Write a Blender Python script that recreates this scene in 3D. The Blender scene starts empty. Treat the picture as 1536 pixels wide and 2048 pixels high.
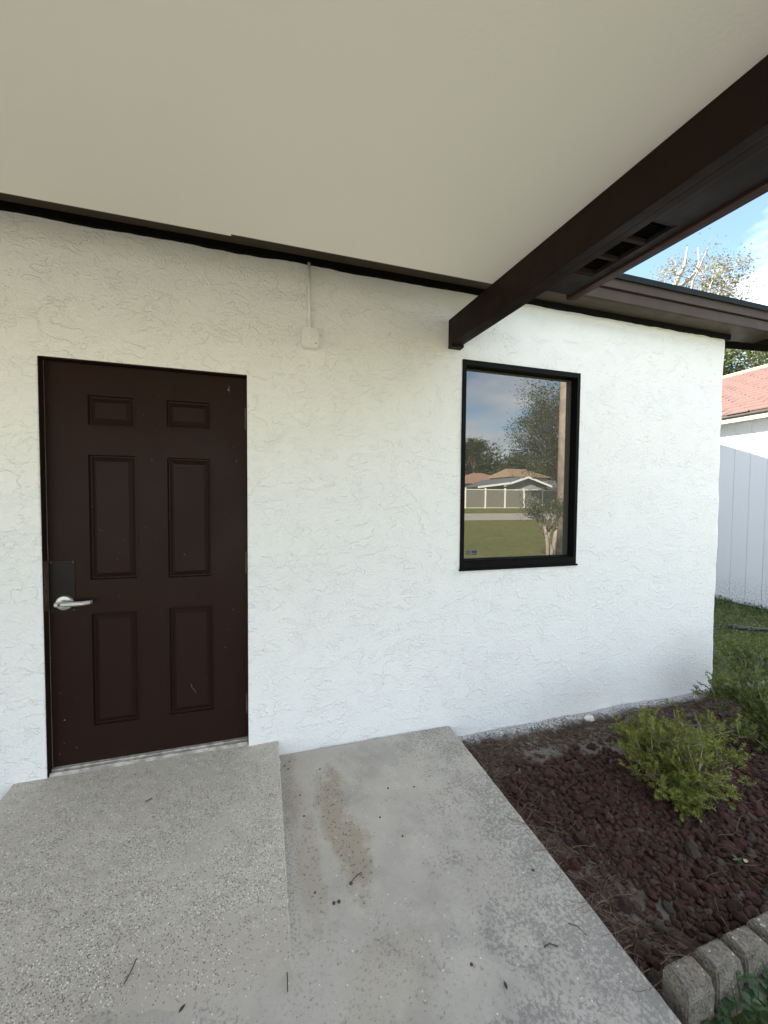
import bpy, bmesh, math, random
import numpy as np
from mathutils import Vector, Matrix, noise as mnoise

random.seed(7)
RNG = np.random.default_rng(7)
SC = bpy.context.scene
COL = SC.collection
PI = math.pi

# ------------------------------------------------------------------ camera
cam_d = bpy.data.cameras.new('camera')
cam = bpy.data.objects.new('camera', cam_d); COL.objects.link(cam)
cam_d.sensor_fit = 'VERTICAL'; cam_d.sensor_height = 24.0; cam_d.lens = 8.9646
cam_d.clip_start = 0.05; cam_d.clip_end = 2000
_r = Vector((0.9588454, -0.28381176, 0.00814761))
_u = Vector((0.00228197, 0.03639824, 0.99933476))
_f = Vector((0.28391952, 0.95818894, -0.03554793))
cam.matrix_world = Matrix(((_r.x, _u.x, -_f.x, 0.0), (_r.y, _u.y, -_f.y, -2.26567),
                           (_r.z, _u.z, -_f.z, 1.41591), (0, 0, 0, 1)))
SC.camera = cam

# ------------------------------------------------------------------ light
TO_SUN = Vector((-3.07, 2.2, 2.706)).normalized()
SUN_EL = math.asin(TO_SUN.z); SUN_ROT = math.atan2(TO_SUN.x, TO_SUN.y)
world = bpy.data.worlds.new('World'); SC.world = world; world.use_nodes = True
wt = world.node_tree; wt.nodes.clear()
def wn(t): return wt.nodes.new(t)
w_out = wn('ShaderNodeOutputWorld'); w_bg = wn('ShaderNodeBackground'); w_bg.inputs['Strength'].default_value = 0.064
w_sky = wn('ShaderNodeTexSky'); w_sky.sky_type = 'NISHITA'; w_sky.sun_disc = False
w_sky.sun_elevation = SUN_EL; w_sky.sun_rotation = SUN_ROT; w_sky.altitude = 0
w_sky.air_density = 1.0; w_sky.dust_density = 0.4; w_sky.ozone_density = 1.4
w_tc = wn('ShaderNodeTexCoord'); w_sep = wn('ShaderNodeSeparateXYZ')
wt.links.new(w_tc.outputs['Generated'], w_sep.inputs[0])
w_add = wn('ShaderNodeMath'); w_add.operation = 'ADD'; w_add.inputs[1].default_value = 0.22
wt.links.new(w_sep.outputs['Z'], w_add.inputs[0])
w_max = wn('ShaderNodeMath'); w_max.operation = 'MAXIMUM'; w_max.inputs[1].default_value = 0.05
wt.links.new(w_add.outputs[0], w_max.inputs[0])
w_dx = wn('ShaderNodeMath'); w_dx.operation = 'DIVIDE'; w_dy = wn('ShaderNodeMath'); w_dy.operation = 'DIVIDE'
wt.links.new(w_sep.outputs['X'], w_dx.inputs[0]); wt.links.new(w_max.outputs[0], w_dx.inputs[1])
wt.links.new(w_sep.outputs['Y'], w_dy.inputs[0]); wt.links.new(w_max.outputs[0], w_dy.inputs[1])
w_cmb = wn('ShaderNodeCombineXYZ'); wt.links.new(w_dx.outputs[0], w_cmb.inputs[0]); wt.links.new(w_dy.outputs[0], w_cmb.inputs[1])
w_nz = wn('ShaderNodeTexNoise'); w_nz.inputs['Scale'].default_value = 1.35; w_nz.inputs['Detail'].default_value = 9
w_nz.inputs['Roughness'].default_value = 0.56; w_nz.inputs['Distortion'].default_value = 0.25
w_mp = wn('ShaderNodeMapping'); w_mp.inputs['Location'].default_value = (-14.6254, 13.8973, 0)
wt.links.new(w_cmb.outputs[0], w_mp.inputs[0]); wt.links.new(w_mp.outputs[0], w_nz.inputs['Vector'])
w_rp = wn('ShaderNodeValToRGB'); w_rp.color_ramp.elements[0].position = 0.44; w_rp.color_ramp.elements[1].position = 0.60
wt.links.new(w_nz.outputs['Fac'], w_rp.inputs[0])
w_nz2 = wn('ShaderNodeTexNoise'); w_nz2.inputs['Scale'].default_value = 3.1; w_nz2.inputs['Detail'].default_value = 6
wt.links.new(w_mp.outputs[0], w_nz2.inputs['Vector'])
w_cc = wn('ShaderNodeMix'); w_cc.data_type = 'RGBA'
w_cc.inputs[6].default_value = (2.6, 2.8, 3.2, 1); w_cc.inputs[7].default_value = (8.5, 8.6, 8.8, 1)
wt.links.new(w_nz2.outputs['Fac'], w_cc.inputs[0])
w_mx = wn('ShaderNodeMix'); w_mx.data_type = 'RGBA'
wt.links.new(w_rp.outputs[0], w_mx.inputs[0]); wt.links.new(w_sky.outputs[0], w_mx.inputs[6]); wt.links.new(w_cc.outputs[2], w_mx.inputs[7])
wt.links.new(w_mx.outputs[2], w_bg.inputs['Color']); wt.links.new(w_bg.outputs[0], w_out.inputs[0])

sun_d = bpy.data.lights.new('sun', 'SUN'); sun_d.energy = 5.0; sun_d.angle = math.radians(0.5); sun_d.color = (1.0, 0.95, 0.86)
sun = bpy.data.objects.new('sun', sun_d); COL.objects.link(sun)
sun.rotation_euler = TO_SUN.to_track_quat('Z', 'Y').to_euler()

SC.view_settings.view_transform = 'Standard'; SC.view_settings.look = 'None'
SC.view_settings.gamma = 1.0; SC.view_settings.use_curve_mapping = False
SC.view_settings.exposure = 2.84
SC.render.engine = 'CYCLES'
SC.cycles.use_denoising = True
SC.cycles.max_bounces = 8; SC.cycles.diffuse_bounces = 5; SC.cycles.glossy_bounces = 4
SC.cycles.transparent_max_bounces = 8

# ------------------------------------------------------------------ node materials
class NT:
    def __init__(s, name):
        s.m = bpy.data.materials.new(name); s.m.use_nodes = True
        s.t = s.m.node_tree; s.t.nodes.clear()
        s.out = s.t.nodes.new('ShaderNodeOutputMaterial')
        s._co = None
    def n(s, typ, **kw):
        nd = s.t.nodes.new(typ)
        for k, v in kw.items():
            if hasattr(nd, k) and not (k in nd.inputs): setattr(nd, k, v)
            else: s.set(nd.inputs[k], v)
        return nd
    def set(s, inp, v):
        if isinstance(v, bpy.types.NodeSocket): s.t.links.new(v, inp)
        elif isinstance(v, (tuple, list)) and len(v) == 3 and inp.type == 'RGBA': inp.default_value = (*v, 1)
        else: inp.default_value = v
    def co(s):
        if s._co is None: s._co = s.t.nodes.new('ShaderNodeTexCoord').outputs['Object']
        return s._co
    def math(s, op, a, b=None, c=None, clamp=False):
        nd = s.t.nodes.new('ShaderNodeMath'); nd.operation = op; nd.use_clamp = clamp
        s.set(nd.inputs[0], a)
        if b is not None: s.set(nd.inputs[1], b)
        if c is not None: s.set(nd.inputs[2], c)
        return nd.outputs[0]
    def vmath(s, op, a, b):
        nd = s.t.nodes.new('ShaderNodeVectorMath'); nd.operation = op
        s.set(nd.inputs[0], a); s.set(nd.inputs[1], b); return nd.outputs[0]
    def noise(s, scale, detail=4, rough=0.55, vec=None, dist=0.0, out='Fac'):
        nd = s.t.nodes.new('ShaderNodeTexNoise')
        nd.inputs['Scale'].default_value = scale; nd.inputs['Detail'].default_value = detail
        nd.inputs['Roughness'].default_value = rough; nd.inputs['Distortion'].default_value = dist
        s.set(nd.inputs['Vector'], vec if vec is not None else s.co()); return nd.outputs[out]
    def voro(s, scale, feature='F1', vec=None, out='Distance', rnd=1.0):
        nd = s.t.nodes.new('ShaderNodeTexVoronoi'); nd.feature = feature
        nd.inputs['Scale'].default_value = scale; nd.inputs['Randomness'].default_value = rnd
        s.set(nd.inputs['Vector'], vec if vec is not None else s.co()); return nd.outputs[out]
    def mapping(s, scale=(1, 1, 1), rot=(0, 0, 0), loc=(0, 0, 0), vec=None):
        nd = s.t.nodes.new('ShaderNodeMapping'); s.set(nd.inputs['Vector'], vec if vec is not None else s.co())
        nd.inputs['Scale'].default_value = scale; nd.inputs['Rotation'].default_value = rot; nd.inputs['Location'].default_value = loc
        return nd.outputs[0]
    def ramp(s, fac, p0, p1, lo=0.0, hi=1.0):
        nd = s.t.nodes.new('ShaderNodeMapRange'); nd.clamp = True; nd.interpolation_type = 'SMOOTHSTEP'
        s.set(nd.inputs[0], fac); nd.inputs[1].default_value = p0; nd.inputs[2].default_value = p1
        nd.inputs[3].default_value = lo; nd.inputs[4].default_value = hi; return nd.outputs[0]
    def mix(s, fac, a, b, blend='MIX'):
        nd = s.t.nodes.new('ShaderNodeMix'); nd.data_type = 'RGBA'; nd.blend_type = blend
        s.set(nd.inputs[0], fac); s.set(nd.inputs[6], a); s.set(nd.inputs[7], b); return nd.outputs[2]
    def sep(s, vec=None):
        nd = s.t.nodes.new('ShaderNodeSeparateXYZ'); s.set(nd.inputs[0], vec if vec is not None else s.co()); return nd.outputs
    def bump(s, h, strength=1.0, dist=0.01, nrm=None):
        nd = s.t.nodes.new('ShaderNodeBump'); nd.inputs['Strength'].default_value = strength; nd.inputs['Distance'].default_value = dist
        s.set(nd.inputs['Height'], h)
        if nrm is not None: s.set(nd.inputs['Normal'], nrm)
        return nd.outputs[0]
    def bsdf(s, color, rough=0.6, nrm=None, metal=0.0, spec=0.5):
        nd = s.t.nodes.new('ShaderNodeBsdfPrincipled')
        s.set(nd.inputs['Base Color'], color); s.set(nd.inputs['Roughness'], rough); s.set(nd.inputs['Metallic'], metal)
        nd.inputs['Specular IOR Level'].default_value = spec
        if nrm is not None: s.set(nd.inputs['Normal'], nrm)
        return nd.outputs[0]
    def done(s, sh): s.t.links.new(sh, s.out.inputs['Surface']); return s.m

def simple(name, c1, c2=None, scale=8, rough=0.6, bump=0.0, bscale=60, metal=0.0, spec=0.5, detail=5):
    t = NT(name)
    c2 = c2 or tuple(x * 0.75 for x in c1)
    col = t.mix(t.ramp(t.noise(scale, detail), 0.35, 0.65), c1, c2)
    nrm = t.bump(t.noise(bscale, 5, 0.6), 1.0, bump) if bump else None
    return t.done(t.bsdf(col, rough, nrm, metal, spec))

M = {}
def mk_stucco():
    t = NT('white_stucco'); co = t.co()
    w = t.noise(5, 3, 0.5, out='Color')
    wv = t.vmath('ADD', co, t.vmath('MULTIPLY', t.vmath('SUBTRACT', w, (0.5, 0.5, 0.5)), (0.07, 0.07, 0.07)))
    def ridge(scale, det, ro, width, rot, loc, st):
        n = t.noise(scale, det, ro, vec=t.mapping((1, 1, st), (0, rot, 0), loc, vec=wv))
        return t.ramp(t.math('ABSOLUTE', t.math('SUBTRACT', n, 0.5)), width, 0.0)
    def patch(scale, lo, hi, loc, base):
        return t.ramp(t.noise(scale, 4, 0.65, vec=t.mapping(loc=loc)), lo, hi, base, 1.0)
    a = t.math('MULTIPLY', ridge(8, 3, 0.55, 0.026, 0.6, (0, 0, 0), 1.4), patch(7, 0.42, 0.54, (3.1, 1.7, 0.4), 0.0))
    b = t.math('MULTIPLY', ridge(17, 3, 0.52, 0.050, 0.7, (5, 2, 8), 1.4), patch(10, 0.38, 0.60, (9.1, 4.7, 2.4), 0.25))
    c = t.math('MULTIPLY', ridge(31, 2, 0.5, 0.085, 0.5, (1, 7, 3), 1.25), patch(8, 0.34, 0.62, (6.1, 2.7, 7.4), 0.45))
    fine = t.noise(85, 3, 0.6)
    h = t.math('ADD', t.math('MULTIPLY', a, 1.1), t.math('MULTIPLY', b, 0.75))
    h = t.math('ADD', h, t.math('MULTIPLY', c, 0.5))
    h = t.math('ADD', h, t.math('MULTIPLY', fine, 0.5))
    nrm = t.bump(h, 1.0, 0.0022)
    # soft splash staining low on the wall
    z = t.sep()[2]
    dirt = t.math('MULTIPLY', t.ramp(z, -0.02, -0.2), t.ramp(t.noise(30, 5, 0.7), 0.45, 0.75))
    col = t.mix(t.math('MULTIPLY', dirt, 0.35), (0.785, 0.785, 0.75), (0.45, 0.40, 0.34))
    return t.done(t.bsdf(col, 0.62, nrm, spec=0.3))
M['stucco'] = mk_stucco()

def mk_ceiling():
    t = NT('porch_ceiling_paint')
    n = t.noise(90, 4, 0.6); n2 = t.noise(7, 3)
    nrm = t.bump(t.math('ADD', t.math('MULTIPLY', n, 0.5), n2), 0.5, 0.0016)
    col = t.mix(t.noise(1.2, 3), (0.88, 0.84, 0.75), (0.86, 0.82, 0.73))
    return t.done(t.bsdf(col, 0.6, nrm, spec=0.3))
M['ceiling'] = mk_ceiling()

def mk_brown(name, c, rough=0.45, grain=(1, 30, 30), chips=0.0, bump=0.0010):
    t = NT(name)
    g = t.noise(4, 6, 0.6, vec=t.mapping(grain))
    col = t.mix(g, c, tuple(x * 0.72 for x in c))
    if chips:
        ch = t.ramp(t.noise(42, 5, 0.7, dist=0.6), 0.735 - chips, 0.75 - chips)
        col = t.mix(ch, col, (0.30, 0.25, 0.21))
    nrm = t.bump(g, 0.7, bump)
    return t.done(t.bsdf(col, t.ramp(t.noise(9, 4), 0.3, 0.7, rough - 0.08, rough + 0.1), nrm, spec=0.10))
M['beam'] = mk_brown('brown_painted_beam', (0.017, 0.0088, 0.0062), 0.5, (30, 1.2, 30), 0.0)
M['trim'] = mk_brown('brown_painted_trim', (0.022, 0.013, 0.010), 0.5, (1.5, 30, 30))
M['fascia'] = mk_brown('skylit_brown_fascia_paint', (0.074, 0.055, 0.043), 0.5, (1.2, 30, 30))  # brown house paint with the skylight on the fascia put into its colour
M['plywood'] = mk_brown('brown_plywood_soffit', (0.026, 0.0195, 0.0180), 0.5, (24, 1.0, 24))
M['edge_trim'] = mk_brown('red_brown_edge_trim', (0.045, 0.018, 0.012), 0.45, (24, 1.0, 24))

def mk_door():
    t = NT('brown_door_paint')
    n = t.noise(3, 5, 0.6); fine = t.noise(140, 4, 0.6, vec=t.mapping((1, 1, 0.35)))
    col = t.mix(n, (0.0225, 0.0105, 0.0072), (0.0175, 0.0082, 0.0058))
    specks = t.ramp(t.noise(75, 2, 0.4), 0.785, 0.80)
    col = t.mix(t.math('MULTIPLY', specks, 0.7), col, (0.30, 0.26, 0.22))
    z = t.sep()[2]
    dust = t.math('MULTIPLY', t.ramp(z, 0.28, 0.0), t.ramp(t.noise(10, 6, 0.7, vec=t.mapping((1, 1, 0.5))), 0.48, 0.7))
    col = t.mix(t.math('MULTIPLY', dust, 0.25), col, (0.16, 0.13, 0.12))
    nrm = t.bump(fine, 0.35, 0.0007)
    return t.done(t.bsdf(col, t.ramp(n, 0.3, 0.7, 0.36, 0.48), nrm, spec=0.09))
M['door'] = mk_door()
M['black'] = simple('black_metal_paint', (0.0030, 0.0030, 0.0030), (0.0048, 0.0045, 0.0045), 12, 0.5, 0.0003, 120, spec=0.08)
M['gap_black'] = simple('black_gap_paint', (0.004, 0.0035, 0.003), (0.007, 0.0055, 0.005), 20, 0.85, spec=0.1)
M['plate'] = simple('bronze_latch_plate', (0.0085, 0.0050, 0.0038), (0.011, 0.009, 0.008), 10, 0.4, 0.0002, 90, spec=0.15)
M['satin'] = simple('satin_chrome', (0.50, 0.50, 0.48), (0.43, 0.43, 0.42), 30, 0.36, 0.0001, 300, metal=0.85)
M['keyway'] = simple('dark_keyway', (0.03, 0.03, 0.03), None, 20, 0.5)
M['hinge'] = simple('rusty_hinge_metal', (0.10, 0.055, 0.035), (0.035, 0.022, 0.018), 30, 0.6, 0.0006, 120)
M['threshold'] = simple('weathered_threshold_metal', (0.55, 0.52, 0.47), (0.30, 0.27, 0.235), 22, 0.55, 0.0012, 90, metal=0.2)
M['box_paint'] = simple('box_white_paint', (0.76, 0.76, 0.72), (0.70, 0.70, 0.66), 20, 0.5, 0.0006, 90)
M['white_pvc'] = simple('white_vinyl', (0.80, 0.80, 0.79), (0.74, 0.74, 0.73), 4, 0.45)
M['grey_panel'] = simple('grey_vinyl_panel', (0.22, 0.215, 0.185), (0.19, 0.185, 0.165), 3, 0.5)
M['interior'] = simple('dark_interior', (0.03, 0.03, 0.03), None, 4, 0.8)

def mk_glass():
    t = NT('reflective_window_glass')
    d = t.bsdf((0.060, 0.057, 0.048), 0.9, spec=0.0)
    g = t.n('ShaderNodeBsdfGlossy'); g.inputs['Roughness'].default_value = 0.0
    nrm = t.bump(t.noise(1.6, 1, 0.3), 0.02, 0.01)
    t.set(g.inputs['Color'], (0.97, 0.94, 0.87)); t.set(g.inputs['Normal'], nrm)
    mx = t.n('ShaderNodeMixShader'); mx.inputs[0].default_value = 0.155
    t.set(mx.inputs[1], d); t.set(mx.inputs[2], g.outputs[0])
    return t.done(mx.outputs[0])
M['glass'] = mk_glass()

def mk_pad():
    t = NT('exposed_aggregate_concrete'); co = t.co(); x, y, z = t.sep()
    big = t.noise(2.2, 4, 0.6); mid = t.noise(14, 5, 0.65)
    col = t.mix(big, (0.52, 0.475, 0.40), (0.43, 0.395, 0.34))
    col = t.mix(t.math('MULTIPLY', t.ramp(mid, 0.45, 0.7), 0.35), col, (0.31, 0.28, 0.235))
    lowmix = t.ramp(y, -0.72, -0.98)
    col = t.mix(t.math('MULTIPLY', lowmix, 0.9), col, t.mix(big, (0.44, 0.395, 0.33), (0.37, 0.335, 0.28)))
    # pebble aggregate, worn through more in the middle of the slab
    vd = t.voro(165, 'F1'); vc = t.voro(165, 'F1', out='Color')
    r = t.sep(vc)[0]; r2 = t.sep(vc)[1]
    expose = t.ramp(t.noise(3.2, 4, 0.65, vec=t.mapping(loc=(1.3, 0.2, 0))), 0.36, 0.62, 0.28, 1.0)
    far = t.ramp(y, -0.25, -0.6, 0.55, 1.0); endy = t.ramp(t.math('ADD', y, t.math('MULTIPLY', t.math('SUBTRACT', t.noise(4, 4, 0.6), 0.5), 0.5)), -1.15, -0.85, 0.0, 1.0)
    expose = t.math('MULTIPLY', expose, t.math('MULTIPLY', far, endy))
    peb = t.math('MULTIPLY', t.ramp(vd, 0.55, 0.30), t.math('GREATER_THAN', t.math('MULTIPLY', expose, 0.70), r))
    pc = t.mix(r2, (0.30, 0.275, 0.235), (0.80, 0.765, 0.68))
    col = t.mix(peb, col, pc)
    vd2 = t.voro(210, 'F1'); r3 = t.sep(t.voro(210, 'F1', out='Color'))[0]
    dk = t.math('MULTIPLY', t.ramp(vd2, 0.6, 0.35), t.math('GREATER_THAN', t.math('MULTIPLY', expose, 0.34), r3))
    col = t.mix(t.math('MULTIPLY', dk, 0.85), col, (0.10, 0.09, 0.075))
    pits = t.ramp(t.noise(48, 2, 0.5), 0.74, 0.77)
    col = t.mix(t.math('MULTIPLY', pits, 0.7), col, (0.06, 0.055, 0.05))
    h = t.math('ADD', t.math('MULTIPLY', peb, t.math('SUBTRACT', 0.8, vd)), t.math('MULTIPLY', t.noise(260, 4, 0.7), 0.6))
    h = t.math('ADD', h, t.math('MULTIPLY', t.noise(22, 4), 0.8))
    nrm = t.bump(h, 0.75, 0.0026)
    return t.done(t.bsdf(col, 0.78, nrm, spec=0.3))
M['pad'] = mk_pad()

def mk_path():
    t = NT('worn_concrete_path'); co = t.co(); x, y, z = t.sep()
    col = t.mix(t.ramp(t.noise(2.6, 5, 0.6), 0.3, 0.7), (0.465, 0.43, 0.372), (0.375, 0.348, 0.302))
    col = t.mix(t.math('MULTIPLY', t.ramp(t.noise(9, 6, 0.7), 0.5, 0.75), 0.4), col, (0.54, 0.495, 0.43))
    # grey lichen-like wear, heavier towards the garden edge
    g = t.math('ADD', t.math('MULTIPLY', t.ramp(x, 0.45, 1.15), 0.15), t.math('MULTIPLY', t.ramp(y, -0.5, -1.3), 0.05))
    wn_ = t.math('ADD', t.noise(75, 5, 0.75, dist=0.2), t.math('MULTIPLY', t.math('SUBTRACT', t.noise(6, 5, 0.6, vec=t.mapping(loc=(4, 2, 0))), 0.5), 0.55))
    wear = t.ramp(t.math('ADD', wn_, g), 0.60, 0.74)
    smut = t.math('MULTIPLY', t.ramp(t.noise(3.4, 6, 0.68, vec=t.mapping(loc=(7, 3, 0))), 0.47, 0.66), 0.34)
    col = t.mix(smut, col, (0.215, 0.205, 0.185))
    col = t.mix(t.math('MULTIPLY', wear, 0.62), col, (0.15, 0.143, 0.132))
    # rust-brown leaf stains
    def ell(cx, cy, rx, ry, a):
        dx = t.math('SUBTRACT', x, cx); dy = t.math('SUBTRACT', y, cy); c, s_ = math.cos(a), math.sin(a)
        ux = t.math('DIVIDE', t.math('ADD', t.math('MULTIPLY', dx, c), t.math('MULTIPLY', dy, s_)), rx)
        uy = t.math('DIVIDE', t.math('SUBTRACT', t.math('MULTIPLY', dy, c), t.math('MULTIPLY', dx, s_)), ry)
        d = t.math('ADD', t.math('MULTIPLY', ux, ux), t.math('MULTIPLY', uy, uy))
        d = t.math('ADD', d, t.math('MULTIPLY', t.math('SUBTRACT', t.noise(7, 6, 0.68, vec=t.mapping((1, .6, 1), loc=(1.7, .3, 0))), 0.5), 4.2))
        return t.ramp(d, 1.0, 0.15)
    st = t.math('MAXIMUM', ell(0.315, -0.53, 0.10, 0.42, 0.10), t.math('MULTIPLY', ell(0.15, -0.68, 0.06, 0.30, 0.02), 0.55))
    st = t.math('MAXIMUM', st, t.math('MULTIPLY', ell(0.34, -1.2, 0.22, 0.15, 0.5), 0.30))
    st = t.math('MAXIMUM', st, t.math('MULTIPLY', ell(0.10, -0.30, 0.06, 0.35, 0.0), 0.5))
    col = t.mix(t.math('MULTIPLY', st, 0.48), col, (0.25, 0.18, 0.095))
    sp = t.math('MULTIPLY', t.ramp(t.noise(95, 3, 0.5), 0.60, 0.66), t.math('ADD', t.math('MULTIPLY', st, 0.7), 0.10))
    col = t.mix(sp, col, (0.055, 0.04, 0.028))
    pits = t.ramp(t.noise(70, 2, 0.5, vec=t.mapping(loc=(2, 7, 0))), 0.72, 0.75)
    col = t.mix(t.math('MULTIPLY', pits, 0.55), col, (0.07, 0.065, 0.06))
    vc = t.voro(120, 'F1', out='Color'); vd = t.voro(120, 'F1')
    wh = t.math('MULTIPLY', t.ramp(vd, 0.35, 0.2), t.math('GREATER_THAN', t.sep(vc)[0], 0.986))
    col = t.mix(wh, col, (0.72, 0.70, 0.66))
    edge = t.math('MULTIPLY', t.ramp(t.math('ABSOLUTE', t.math('SUBTRACT', x, 0.065)), 0.075, 0.0), t.math('MULTIPLY', t.ramp(y, -1.15, -0.95), t.ramp(t.noise(110, 2), 0.5, 0.6)))
    col = t.mix(t.math('MULTIPLY', edge, 0.45), col, (0.12, 0.11, 0.095))
    h = t.math('ADD', t.math('MULTIPLY', t.noise(190, 5, 0.7), 0.7), t.noise(18, 4))
    h = t.math('SUBTRACT', h, t.math('MULTIPLY', wear, 0.35))
    nrm = t.bump(h, 0.6, 0.0020)
    return t.done(t.bsdf(col, 0.8, nrm, spec=0.28))
M['path'] = mk_path()

def mk_soil():
    t = NT('garden_soil'); x, y, z = t.sep()
    a = t.ramp(t.noise(4.0, 5, 0.6), 0.40, 0.60); b = t.noise(60, 6, 0.7)
    brown = t.mix(b, (0.080, 0.052, 0.037), (0.036, 0.024, 0.018))
    sand = t.mix(b, (0.235, 0.215, 0.19), (0.13, 0.12, 0.108))
    col = t.mix(a, brown, sand)
    over = t.math('MULTIPLY', t.ramp(t.math('ADD', y, t.math('MULTIPLY', t.math('SUBTRACT', t.noise(7, 4), 0.5), 0.14)), -0.15, -0.03), t.ramp(t.noise(90, 5, 0.7), 0.34, 0.56))
    over = t.math('MULTIPLY', over, t.ramp(x, 3.62, 3.45))
    col = t.mix(t.math('MULTIPLY', over, 0.8), col, (0.66, 0.66, 0.65))
    nrm = t.bump(t.math('ADD', b, t.math('MULTIPLY', t.noise(220, 4, 0.7), 0.5)), 1.0, 0.010)
    return t.done(t.bsdf(col, 0.9, nrm, spec=0.15))
M['soil'] = mk_soil()

def mk_lava(per_island):
    t = NT('red_lava_rock' + ('_mass' if per_island else ''))
    if per_island: rnd = t.n('ShaderNodeNewGeometry').outputs['Random Per Island']
    else: rnd = t.n('ShaderNodeObjectInfo').outputs['Random']
    rp = t.n('ShaderNodeValToRGB'); e = rp.color_ramp.elements
    e[0].position = 0.0; e[0].color = (0.070, 0.035, 0.027, 1); e[1].position = 1.0; e[1].color = (0.13, 0.115, 0.092, 1)
    for p_, c in ((0.3, (0.092, 0.042, 0.031, 1)), (0.62, (0.082, 0.040, 0.030, 1)), (0.80, (0.125, 0.046, 0.034, 1)), (0.90, (0.068, 0.047, 0.038, 1))):
        k = e.new(p_); k.color = c
    t.set(rp.inputs[0], rnd)
    n = t.noise(70, 6, 0.7); col = t.mix(n, rp.outputs[0], (0.036, 0.020, 0.015))
    nrm = t.bump(t.noise(150, 4, 0.75), 1.0, 0.005)
    return t.done(t.bsdf(col, 0.88, nrm, spec=0.2))
M['lava'] = mk_lava(False); M['lava_mass'] = mk_lava(True)

def mk_leaf(name, cols, trans=0.3, rough=0.5, spec=0.35, overspray=False):
    t = NT(name); rnd = t.n('ShaderNodeNewGeometry').outputs['Random Per Island']
    rp = t.n('ShaderNodeValToRGB'); e = rp.color_ramp.elements
    e[0].position = 0; e[0].color = (*cols[0], 1); e[1].position = 1; e[1].color = (*cols[-1], 1)
    for i, c in enumerate(cols[1:-1]):
        k = e.new((i + 1) / (len(cols) - 1)); k.color = (*c, 1)
    t.set(rp.inputs[0], rnd); lc = rp.outputs[0]
    if overspray:
        y = t.sep()[1]; ov = t.math('MULTIPLY', t.ramp(t.math('ADD', y, t.math('MULTIPLY', t.math('SUBTRACT', t.noise(6, 4), 0.5), 0.12)), -0.13, -0.04), t.ramp(t.noise(70, 3), 0.35, 0.6))
        ov = t.math('MULTIPLY', ov, t.ramp(t.sep()[0], 3.62, 3.45))
        lc = t.mix(ov, lc, (0.68, 0.68, 0.67))
    d = t.bsdf(lc, rough, spec=spec)
    tr = t.n('ShaderNodeBsdfTranslucent'); t.set(tr.inputs['Color'], t.mix(0.5, rp.outputs[0], (0.16, 0.20, 0.03)))
    mx = t.n('ShaderNodeMixShader'); mx.inputs[0].default_value = trans
    t.set(mx.inputs[1], d); t.set(mx.inputs[2], tr.outputs[0]); return t.done(mx.outputs[0])
M['shrub_leaf'] = mk_leaf('boxwood_leaf', [(0.055, 0.078, 0.016), (0.100, 0.130, 0.022), (0.160, 0.185, 0.025), (0.21, 0.235, 0.032), (0.30, 0.285, 0.042)])
M['shrub_leaf_dark'] = mk_leaf('dark_boxwood_leaf', [(0.042, 0.070, 0.015), (0.075, 0.112, 0.020), (0.120, 0.160, 0.024), (0.20, 0.225, 0.030)])
M['weed_leaf'] = mk_leaf('weed_leaf', [(0.030, 0.062, 0.025), (0.045, 0.085, 0.032), (0.065, 0.11, 0.035)], 0.2)
M['grass'] = mk_leaf('side_grass', [(0.035, 0.058, 0.018), (0.055, 0.090, 0.026), (0.090, 0.135, 0.040), (0.13, 0.15, 0.06)], 0.2)
M['tree_leaf'] = mk_leaf('tree_leaf', [(0.05, 0.070, 0.018), (0.085, 0.105, 0.026), (0.12, 0.135, 0.035)], 0.35)
M['dull_leaf'] = mk_leaf('dull_oak_leaf', [(0.032, 0.042, 0.016), (0.050, 0.062, 0.022), (0.075, 0.082, 0.030)], 0.25)
M['sparse_leaf'] = mk_leaf('sparse_pinkish_leaf', [(0.10, 0.085, 0.035), (0.17, 0.115, 0.075), (0.20, 0.16, 0.13), (0.09, 0.10, 0.03)], 0.45)
M['twig'] = simple('pale_shrub_stem', (0.34, 0.27, 0.175), (0.20, 0.155, 0.10), 30, 0.8, 0.001, 200)
M['bark'] = simple('grey_brown_bark', (0.15, 0.125, 0.105), (0.075, 0.06, 0.05), 12, 0.85, 0.012, 30)
M['pale_bark'] = simple('pale_bare_bark', (0.36, 0.31, 0.26), (0.20, 0.17, 0.145), 6, 0.85, 0.01, 30)
M['needle'] = mk_leaf('dry_pine_needle', [(0.065, 0.040, 0.028), (0.10, 0.062, 0.040), (0.19, 0.135, 0.085), (0.045, 0.028, 0.020)], 0.0, 0.7, overspray=True)
M['chip'] = mk_leaf('dark_mulch_chip', [(0.045, 0.026, 0.018), (0.068, 0.038, 0.026), (0.034, 0.021, 0.015), (0.13, 0.095, 0.065)], 0.0, 0.85, overspray=True)
M['debris'] = simple('dark_seed', (0.040, 0.033, 0.026), (0.065, 0.05, 0.036), 60, 0.85)
M['dry_leaf'] = simple('pale_dry_leaf', (0.42, 0.30, 0.18), (0.30, 0.20, 0.11), 40, 0.7, 0.001, 120)
M['white_stone'] = simple('white_stone', (0.70, 0.68, 0.60), (0.50, 0.46, 0.38), 18, 0.7, 0.004, 40)
M['grey_stone'] = simple('grey_stone', (0.10, 0.095, 0.09), (0.065, 0.06, 0.058), 12, 0.85, 0.006, 50)

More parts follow.
